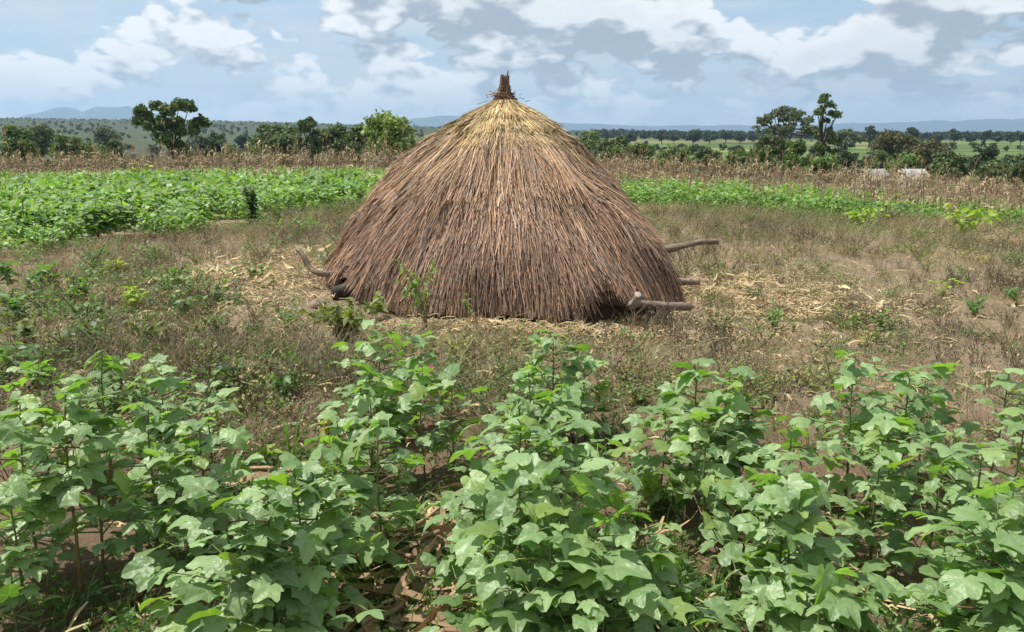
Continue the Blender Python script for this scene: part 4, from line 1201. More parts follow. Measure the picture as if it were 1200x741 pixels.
WEEDS = [
    ('shrub', -5.301, 16.484, 0.888, 'narrow dark green shrub standing in front of the left cotton field', 'dark', {'n': 260, 'ls': 0.13, 'wide': 0.2, 'stems': 7, 'bare': 0.08, 'cat': 'bush'}),
    ('shrub', -6.792, 15.333, 0.54, 'small dark weed at the near edge of the left cotton field', 'dark', {'n': 70, 'ls': 0.09, 'wide': 0.28, 'stems': 4, 'cat': 'bush'}),
    ('weed', -0.734, 6.715, 0.723, 'spindly sapling with small bright leaves in front of the thatch', 'spindle', {'n': 130, 'ls': 0.07, 'wide': 0.42, 'stems': 7, 'bare': 0.3}),
    ('weed', -0.383, 6.738, 0.419, 'thin few-leaved shoot against the thatch right of the sapling', 'spindle', {'n': 20, 'ls': 0.05, 'wide': 0.3, 'stems': 2, 'bare': 0.5}),
    ('shrub', -1.31, 6.217, 0.425, 'leafy olive bush at the left front corner of the hut', 'olive', {'n': 290, 'ls': 0.085, 'wide': 0.8, 'stems': 14, 'cat': 'bush'}),
    ('weed', -1.237, 7.09, 0.308, 'upright weed with broad light leaves against the left hem of the thatch', 'olive', {'n': 30, 'ls': 0.1, 'wide': 0.4, 'stems': 3, 'bare': 0.45}),
    ('weed', -4.728, 9.547, 0.297, 'yellow-topped weed beside the husk patch left of the hut', 'yellow', {'n': 50, 'ls': 0.09, 'wide': 0.6, 'stems': 6}),
    ('weed', -2.917, 9.024, 0.224, 'low dark green weed at the right end of the husk patch', 'green', {'n': 60, 'ls': 0.06, 'wide': 0.7, 'stems': 7}),
    ('weed', -4.377, 8.0, 0.282, 'broad-leaved green weed in dry grass far left', 'green', {'n': 36, 'ls': 0.1, 'wide': 0.7, 'stems': 5}),
    ('weed', -4.424, 7.061, 0.278, 'green weed at the left edge above the cotton clump', 'green', {'n': 40, 'ls': 0.1, 'wide': 0.6, 'stems': 5}),
    ('weed', -2.781, 6.101, 0.278, 'olive weed with pale leaves behind the far left cotton clump', 'olive', {'n': 110, 'ls': 0.065, 'wide': 0.75, 'stems': 9}),
    ('weed', -3.427, 6.314, 0.262, 'dense olive weed directly behind the tallest cotton of the far left clump', 'olive', {'n': 110, 'ls': 0.055, 'wide': 0.8, 'stems': 9}),
    ('weed', -2.467, 6.531, 0.203, 'low olive weed between the soil mound and the far left clump', 'olive', {'n': 60, 'ls': 0.05, 'wide': 0.8, 'stems': 7}),
    ('weed', -5.091, 8.698, 0.306, 'green weed with broad leaves left of the yellow-topped weed', 'green', {'n': 44, 'ls': 0.11, 'wide': 0.6, 'stems': 5}),
    ('weed', -3.86, 6.282, 0.26, 'bushy olive weed at the left edge just behind the cotton', 'olive', {'n': 90, 'ls': 0.075, 'wide': 0.8, 'stems': 8}),
    ('weed', -3.65, 7.461, 0.278, 'spreading light green weed midway between cotton clump and husk patch', 'lime', {'n': 60, 'ls': 0.085, 'wide': 0.8, 'stems': 7}),
    ('weed', -3.028, 7.224, 0.224, 'dark leafy weed below the husk patch', 'green', {'n': 70, 'ls': 0.07, 'wide': 0.8, 'stems': 7}),
    ('weed', -5.773, 9.073, 0.319, 'tall green weed at the left edge below the cotton field', 'green', {'n': 50, 'ls': 0.11, 'wide': 0.5, 'stems': 5}),
    ('weed', -2.389, 5.898, 0.208, 'pale olive weed right behind the short cotton plant of the left clump', 'olive', {'n': 60, 'ls': 0.06, 'wide': 0.8, 'stems': 7}),
    ('weed', -1.456, 4.836, 0.25, 'slender weed with drooping green leaves in the gap left of centre', 'green', {'n': 30, 'ls': 0.07, 'wide': 0.6, 'stems': 4}),
    ('weed', -1.244, 3.775, 0.141, 'low weed with one yellow leaf before the row left of centre', 'lime', {'n': 18, 'ls': 0.06, 'wide': 0.6, 'stems': 4}),
    ('weed', -0.99, 4.078, 0.169, 'withered pale yellow weed at the edge of the row left of centre', 'yellow', {'n': 16, 'ls': 0.06, 'wide': 0.5, 'stems': 3}),
    ('weed', 0.652, 3.331, 0.262, 'lime green seedling below the white-flowered cotton plant', 'lime', {'n': 26, 'ls': 0.085, 'wide': 0.45, 'stems': 3, 'bare': 0.45}),
    ('weed', 2.356, 7.069, 0.264, 'dark leafy weed with a dead twig right of the hut', 'green', {'n': 60, 'ls': 0.07, 'wide': 0.6, 'stems': 6}),
    ('weed', 2.575, 8.488, 0.193, 'small green weed in the husks right of the hut', 'green', {'n': 30, 'ls': 0.06, 'wide': 0.7, 'stems': 5}),
    ('weed', 3.095, 7.085, 0.249, 'olive weed in the dry grass right of the hut, beyond the far right cotton row', 'olive', {'n': 80, 'ls': 0.055, 'wide': 0.9, 'stems': 8}),
    ('weed', 4.401, 7.458, 0.278, 'dark green weed in the dry grass near the right edge', 'green', {'n': 90, 'ls': 0.05, 'wide': 0.8, 'stems': 8}),
    ('weed', 5.029, 7.825, 0.243, 'green weed cut by the right edge of the picture', 'green', {'n': 60, 'ls': 0.06, 'wide': 0.7, 'stems': 6}),
    ('weed', 4.576, 8.376, 0.26, 'yellowish weed among dry stems on the right', 'lime', {'n': 40, 'ls': 0.06, 'wide': 0.7, 'stems': 6}),
    ('weed', 8.518, 15.095, 0.75, 'bright green bush at the near edge of the maize on the right', 'lime', {'n': 90, 'ls': 0.16, 'wide': 0.9, 'stems': 8}),
    ('weed', 7.177, 16.478, 0.5, 'low lime green bush before the maize, nearer the hut', 'lime', {'n': 70, 'ls': 0.14, 'wide': 1.0, 'stems': 8}),
    ('weed', 17.318, 27.671, 0.6, 'lime green bush before the maize at the right edge', 'lime', {'n': 70, 'ls': 0.15, 'wide': 0.9, 'stems': 8}),
    ('weed', -18.311, 40.055, 1.5, 'tall bright green weed standing above the left cotton field', 'lime', {'n': 130, 'ls': 0.26, 'wide': 0.45, 'stems': 7, 'bare': 0.3}),
    ('weed', -9.15, 34.128, 0.9, 'dark green bush at the back of the left cotton field', 'green', {'n': 90, 'ls': 0.2, 'wide': 0.6, 'stems': 7}),
]
for _i, _w in enumerate(WEEDS):
    weed(*_w[:6], seed=_i, **_w[6])

# thin grass blades standing in the foreground gaps
def tall_grass(x, y, h, label, n=9, seed=0, col=(.11, .19, .05)):
    r = np.random.default_rng(8000 + seed)
    root = link('grass_tuft', None, loc=(x, y, tz(x, y) - .005))
    tag(root, label, 'grass')
    for q in range(n):
        a = r.uniform(0, 6.28); ln = h * r.uniform(.6, 1.1); bd = abs(r.normal(.25, .2)); t = np.linspace(0, 1, 7)
        P = np.stack([math.cos(a) * (.015 + ln * bd * t ** 2.2), math.sin(a) * (.015 + ln * bd * t ** 2.2), ln * t * (1 - .3 * bd * t ** 2)], -1)
        V, Q = ribbons(P[None], (r.uniform(.006, .011) * np.array([.7, 1, 1, .9, .7, .45, .05]))[None], np.array([[-math.sin(a), math.cos(a), .1]]))
        link('blade', mesh_np('blade', V, Q, None, np.full((len(V), 3), col) * r.uniform(.8, 1.25), True, M['weed']), root)


tall_grass(-1.10, 3.75, .42, 'tuft of tall green grass blades in the gap right of the far left clump', 10, 1)
tall_grass(-.88, 3.55, .36, 'smaller grass tuft with one blade arching over, beside the row left of centre', 7, 2)
tall_grass(-.25, 2.32, .20, 'short bright grass tuft beside the dry stalk heap at the bottom', 12, 3, (.14, .21, .05))
tall_grass(.62, 2.75, .30, 'thin dark grass blades under the cotton plant with a white flower', 8, 4)

# ------------------------------------------------------------------ crop fields beyond the hut
def crop_proto(seed, h, n, ls, cols, stem=(.10, .11, .04)):
    r = np.random.default_rng(seed)
    g = Geo()
    t = np.linspace(0, 1, 3)
    V, Q = tubes(np.stack([0 * t, 0 * t, h * t], -1)[None], .006, 3); g.add(V, Q, None, stem)
    u = r.uniform(.2, 1, n) ** .7; az = r.uniform(0, 6.28, n); rr_ = (.30 - .16 * u) * r.uniform(.3, 1.2, n)
    p = np.stack([rr_ * np.cos(az), rr_ * np.sin(az), h * u + r.normal(0, .03, n)], -1)
    d = unit(np.stack([np.cos(az + r.normal(0, .6, n)), np.sin(az + r.normal(0, .6, n)), r.normal(-.25, .35, n)], -1))
    s = unit(np.cross(d, np.array([0, 0, 1.0]) + r.normal(0, .35, (n, 3))))
    L = (ls * r.uniform(.6, 1.2, n))[:, None]
    dn = np.array([0, 0, -1.0])
    V = np.stack([p, p + d * L * .55 + s * L * .52 + dn * L * .08, p + d * L, p + d * L * .55 - s * L * .52 + dn * L * .08], 1).reshape(-1, 3)
    Q = np.arange(n * 4).reshape(-1, 4)
    c = np.array(cols)[r.integers(len(cols), size=n)] * r.uniform(.75, 1.25, (n, 1))
    g.add(V, Q, None, np.repeat(c, 4, 0))
    return g.arrays()


GREEN = [(.12, .225, .06), (.155, .27, .075), (.20, .31, .11), (.10, .19, .06), (.23, .32, .08)]
LIME = [(.125, .225, .05), (.15, .26, .055), (.11, .20, .05)]
CP = [crop_proto(60 + k, .44 + .05 * k, 90, .105, GREEN) for k in range(4)] + [crop_proto(70 + k, .5, 80, .10, LIME) for k in range(2)]
CP += [crop_proto(160 + k, .50 + .05 * k, 36, .165, GREEN) for k in range(4)] + [crop_proto(170 + k, .5, 32, .165, LIME) for k in range(2)]     # lighter copies for the far part


def build_crops():
    n = 8200
    x, y = wedge(n, 9.0, 52, .74, 1.15)
    az = x / y
    dep = y - field_front(x)
    left = az < 0.10
    right = (az >= 0.10) & (y < 44)
    pr = np.where(left, .95, .50 + .45 * (vnoise(x * .22, y * .16, 18) > .47))
    pr = np.where(right & (az > .47), .42 * (vnoise(x * .3, y * .25, 19) > .46), pr)
    keep = (dep > R.normal(0, .25, n)) & (left | right) & (R.random(n) < pr)
    x, y, az, dep = x[keep], y[keep], az[keep], dep[keep]; n = len(x)
    pick = np.where(az < .10, R.integers(0, 4, n), np.where(R.random(n) < .75, R.integers(4, 6, n), R.integers(0, 4, n)))
    pick = np.where(y > 23, pick + 6, pick)
    scl = R.uniform(.65, 1.25, n) * (1 + .25 * sstep(25, 45, y))
    scl = np.where(az > .10, scl * .9, scl) * (.55 + .45 * sstep(0, 2.2, dep))
    z = terrain(x, y) - .01
    pos = np.stack([x, y, z], -1); rz = R.uniform(0, 6.28, n)
    vis = (np.abs(az) < .62)
    order = np.argsort(np.where(vis & (az < .10), y, 999))[:150]
    order = np.concatenate([order, np.argsort(np.where(vis & (az >= .12), y, 999))[:60]])
    mask = np.zeros(n, bool); mask[order] = True
    mesh_cache = [mesh_np('field_cotton_plant', V, Q, Tq, C, False, M['field']) for (V, Q, Tq, C) in CP]
    for k in order:
        o = link('field_cotton_plant', mesh_cache[pick[k]], loc=tuple(pos[k]))
        o.rotation_euler = (0, 0, rz[k]); o.scale = (scl[k],) * 3
        if az[k] < .10:
            tag(o, 'leafy cotton plant along the near edge of the green field left of the hut', 'plant', 'cotton plants at the front of the left field')
        else:
            tag(o, 'bright green crop plant among dead stalks beyond the dry grass right of the hut', 'plant', 'crop plants at the front of the right field')
    m = ~mask
    tint = R.uniform(.8, 1.2, (n, 1)) * np.ones(3)
    g = scatter(CP, np.where(m, pick, -1), pos, rz, scl, tint)
    o = link('cotton_field', g.mesh('cotton_field', M['field']))
    tag(o, 'dense green cotton field stretching away behind the hut', 'crop', kind='stuff')


build_crops()


def maize_proto(seed, h, n):
    r = np.random.default_rng(seed)
    g = Geo()
    t = np.linspace(0, 1, 4)
    lean = r.normal(0, .12, 2)
    S = np.stack([lean[0] * h * t ** 1.5, lean[1] * h * t ** 1.5, h * t], -1)
    V, Q = tubes(S[None], (.013 * (1 - .55 * t))[None], 4, ref=np.array([[[1., .2, 0]]]))
    g.add(V, Q, None, (.31, .225, .145))
    u = r.uniform(.2, .98, n); az = r.uniform(0, 6.28, n); L = r.uniform(.28, .55, n)
    o = np.stack([np.interp(u, t, S[:, c]) for c in range(3)], -1)
    tt = np.array([0, .3, .65, 1.0])
    hor = np.stack([np.cos(az), np.sin(az), 0 * az], -1)
    P = o[:, None] + hor[:, None] * (L * r.uniform(.35, .8, n))[:, None, None] * np.sin(tt * 1.9)[None, :, None]
    P[..., 2] += (L * .42)[:, None] * (tt * 1.1 - 2.3 * tt ** 2)[None]
    sd = unit(np.stack([-np.sin(az), np.cos(az), r.normal(0, .7, n)], -1))
    V, Q = ribbons(P, (r.uniform(.025, .055, n))[:, None] * np.array([.7, 1, .8, .1]), sd)
    c = np.array([(.37, .29, .185), (.31, .23, .15), (.44, .35, .22), (.25, .18, .12)])[r.integers(4, size=n)] * r.uniform(.7, 1.2, (n, 1))
    g.add(V, Q, None, np.repeat(c, 8, 0))
    if r.random() < .7:          # tassel
        m = 5; a = r.uniform(0, 6.28, m); q = np.array([0, .5, 1])
        P = S[-1][None, None] + np.stack([np.cos(a)[:, None] * .10 * q ** 1.3, np.sin(a)[:, None] * .10 * q ** 1.3, np.full((m, 1), .20) * q], -1)
        V, Q = ribbons(P, .012, unit(np.stack([-np.sin(a), np.cos(a), 0 * a], -1)))
        g.add(V, Q, None, (.34, .235, .14))
    return g.arrays()


MP = [maize_proto(80 + k, 1.25 + .10 * k, 8) for k in range(6)]


def build_maize():
    x1, y1 = wedge(3700, 36, 80, .76, 1.7)
    x1k = (x1 / y1 < .16) & (R.random(len(x1)) < np.interp(y1, [36, 47], [.18, 1.0]) * (.45 + .75 * (vnoise(x1 * .2, y1 * .2, 26) > .40)))
    x2, y2 = wedge(5300, 21.0, 72, .80, 1.1)
    az2 = x2 / y2
    d2 = y2 - field_front(x2)
    x2k = (az2 > .10) & (d2 > np.where(az2 > .42, .6, 2.2)) & (R.random(len(x2)) < np.where(y2 > 38, .9, np.where(az2 > .42, .80, .22)) * (.4 + .9 * (vnoise(x2 * .25, y2 * .2, 25) > .38)))
    x3, y3 = wedge(900, 26, 46, .7, 1.3)     # single dead stems standing in the green field
    x3k = (x3 / y3 < .02) & (R.random(900) < .12 + .5 * (x3 / y3 > -.32) * (y3 > 30))
    x = np.concatenate([x1[x1k], x2[x2k], x3[x3k]]); y = np.concatenate([y1[x1k], y2[x2k], y3[x3k]])
    n = len(x); az = x / y
    pick = R.integers(0, 6, n); rz = R.uniform(0, 6.28, n)
    scl = R.uniform(.8, 1.15, n) * np.where(az > .1, np.interp(y, [20, 45], [.85, 1.1]), 1.22)
    pos = np.stack([x, y, terrain(x, y) - .01], -1)
    vis = np.abs(az) < .62
    order = np.concatenate([np.argsort(np.where(vis & (az > .12), y, 999))[:190], np.argsort(np.where(vis & (az < 0), y, 999))[:100]])
    mask = np.zeros(n, bool); mask[order] = True
    cache = [mesh_np('maize_plant', V, Q, Tq, C, False, M['maize']) for (V, Q, Tq, C) in MP]
    for k in order:
        o = link('maize_plant', cache[pick[k]], loc=tuple(pos[k]))
        o.rotation_euler = (0, 0, rz[k]); o.scale = (scl[k],) * 3
        if az[k] > .12: tag(o, 'dead brown maize plant standing in the field right of the hut', 'maize', 'dead maize right of the hut')
        else: tag(o, 'dead brown maize stem standing in the green cotton field left of the hut', 'maize', 'dead maize stems in the left field')
    g = scatter(MP, np.where(mask, -1, pick), pos, rz, scl, R.uniform(.75, 1.2, (n, 1)) * np.ones(3))
    o = link('maize_field', g.mesh('maize_field', M['maize']))
    tag(o, 'brown band of dead maize across the far edge of the fields', 'maize', kind='stuff')


build_maize()

# ------------------------------------------------------------------ trees
TINT = {'dark': (.088, .124, .046), 'mid': (.110, .158, .050), 'light': (.19, .245, .065), 'grey': (.090, .110, .060), 'brown': (.092, .088, .045), 'lime': (.12, .18, .05), 'blue': (.046, .070, .038)}


def crown_cards(B, rad_, npb, size, col, r, flat=1.0):
    """leaf-sized quads spread through blobs B (m,3) of radii rad_"""
    m = len(B)
    cnt = np.maximum(4, (npb * (rad_ / rad_.mean()) ** 2).astype(int))
    k = np.repeat(np.arange(m), cnt); n = len(k)
    d = unit(r.normal(0, 1, (n, 3))); d[:, 2] = np.where(d[:, 2] < -.35, -d[:, 2], d[:, 2])
    q = r.uniform(.30, 1.0, n) ** .5 * (1 + .20 * r.normal(0, 1, n))
    p = B[k] + d * (rad_[k] * q)[:, None] * np.array([1, 1, flat])
    nr = unit(d + r.normal(0, .75, (n, 3)))
    a = unit(np.cross(nr, r.normal(0, 1, (n, 3)))); b = np.cross(nr, a)
    s = (size * r.uniform(.55, 1.35, n))[:, None]
    V = np.stack([p - a * s, p + b * s * .62, p + a * s, p - b * s * .62], 1).reshape(-1, 3)
    C = np.asarray(col)[None] * r.uniform(.70, 1.30, (n, 1)) * (1 + .12 * r.normal(0, 1, (m, 1)))[k]
    C = np.clip(C * np.stack([1 + .12 * r.normal(0, 1, n), np.ones(n), np.ones(n)], -1), .004, .5)
    return V, np.arange(n * 4).reshape(-1, 4), np.repeat(C, 4, 0)


def tree(label, x, y, h, hw, style, tint, group=None, seed=0, sink=0.0, cards=None, name='tree', cat='tree'):
    r = np.random.default_rng(9000 + seed)
    root = link(name, None, loc=(x, y, tz(x, y) - .05))
    tag(root, label, cat, group)
    if style == 'umbrella':
        m = 46; u = r.random(m); a = r.uniform(0, 6.28, m); q = np.sqrt(u)
        B = np.stack([q * hw * .92 * np.cos(a), q * hw * .92 * np.sin(a), h * (.90 - .30 * q ** 2.2) + r.normal(0, .02 * h, m)], -1)
        rb = r.uniform(.10, .19, m) * hw; flat = .75; c0 = .52
    elif style == 'clumpy':
        m = 19
        a = r.uniform(0, 6.28, m); u = r.random(m); q = r.uniform(.35, 1, m)
        w = np.interp(u, [0, .3, .6, 1], [.45, .55, 1.0, .55])
        B = np.stack([q * hw * w * .85 * np.cos(a), q * hw * w * .5 * np.sin(a), h * (.22 + .70 * u)], -1)
        B = np.vstack([B, [[-.80 * hw, 0, .86 * h], [-.62 * hw, 0.1, .80 * h], [-.86 * hw, .1, .73 * h], [.45 * hw, 0, .90 * h], [.70 * hw, 0, .72 * h], [.85 * hw, .1, .70 * h], [.2 * hw, -.1, .93 * h], [.55 * hw, 0, .60 * h], [-.35 * hw, 0, .72 * h], [.1 * hw, 0, .62 * h]]])
        rb = r.uniform(.12, .19, len(B)) * hw; flat = 1.15; c0 = .2
    elif style == 'tall':
        B = np.array([[.10, 0, .96], [-.25, 0, .92], [.35, .1, .88], [-.45, 0, .80], [-.20, 0, .82], [.62, 0, .80], [.85, 0, .78], [.12, 0, .72], [.28, 0, .63], [.02, 0, .57], [.70, 0, .58], [.9, 0, .52], [.55, .1, .50], [-.35, 0, .46], [-.1, .2, .42], [.35, -.1, .42], [.75, 0, .40], [-.4, 0, .34], [.15, 0, .33], [.6, 0, .3], [-.15, 0, .24], [.4, 0, .2]])
        B = B * np.array([hw, hw, h * .97]); B[:, 1] += r.normal(0, .3 * hw, len(B))
        rb = r.uniform(.22, .32, len(B)) * hw; flat = 1.0; c0 = .25
    else:
        m = {'round': 30, 'bush': 22, 'spiky': 26}[style]
        lo = {'round': .14, 'bush': .08, 'spiky': .10}[style]
        d = unit(r.normal(0, 1, (m, 3))); q = r.uniform(.35, .82, m)
        cz = h * (lo + (1 - lo) * .5); hz = h * (1 - lo) * .5
        B = d * q[:, None] * np.array([hw, hw, hz]) + np.array([0, 0, cz])
        if style == 'spiky': B[:, :2] *= np.interp(B[:, 2] / h, [.2, .5, 1], [1.0, .95, .55])[:, None]
        rb = r.uniform(.26, .42, m) * min(hw, hz * 1.3) * (1.0 if style != 'spiky' else .75)
        flat = .85 if style == 'round' else 1.0; c0 = lo
    B[:, 2] = np.maximum(B[:, 2], rb * .5)
    B[:, 2] = np.minimum(B[:, 2], h - rb * flat * .8)
    size = max(.08, min(.044 * hw + .10, .33)) if cards is None else cards[1]
    npb = (155 if cards is None else cards[0])
    V, Q, C = crown_cards(B, rb, npb, size, TINT[tint], r, flat)
    # trunk and limbs reach into the leaf masses
    g = Geo()
    tr = max(.04, .035 * h)
    k = 6; t = np.linspace(0, 1, k)
    th = h * (c0 + .22)
    lean = r.normal(0, .03 * h, 2)
    S = np.stack([lean[0] * t ** 2, lean[1] * t ** 2, th * t], -1)
    Vt, Qt = tubes(S[None], (tr * (1.15 - .75 * t))[None], 7, ref=np.array([[[1., .2, 0]]]))
    bc = (.085, .068, .052)
    g.add(Vt, Qt, None, bc)
    pick = r.permutation(len(B))[:14]
    for b in B[pick]:
        u = r.uniform(.45, 1.0); o = np.array([np.interp(u, t, S[:, c]) for c in range(3)])
        q = np.linspace(0, 1, 5)[:, None]
        P = o + (b - o) * q + np.array([0, 0, .05 * h]) * np.sin(q * np.pi) * (1 if style != 'umbrella' else -.6)
        Vt, Qt = tubes(P[None], (tr * .42 * (1.1 - .85 * q[:, 0]))[None], 5, ref=np.array([[[.3, 1, .2]]]))
        g.add(Vt, Qt, None, bc)
    link('trunk', g.mesh('trunk', M['bark'], True), root)
    link('crown', mesh_np('crown', V, Q, None, C, False, M['crown']), root)
    return root


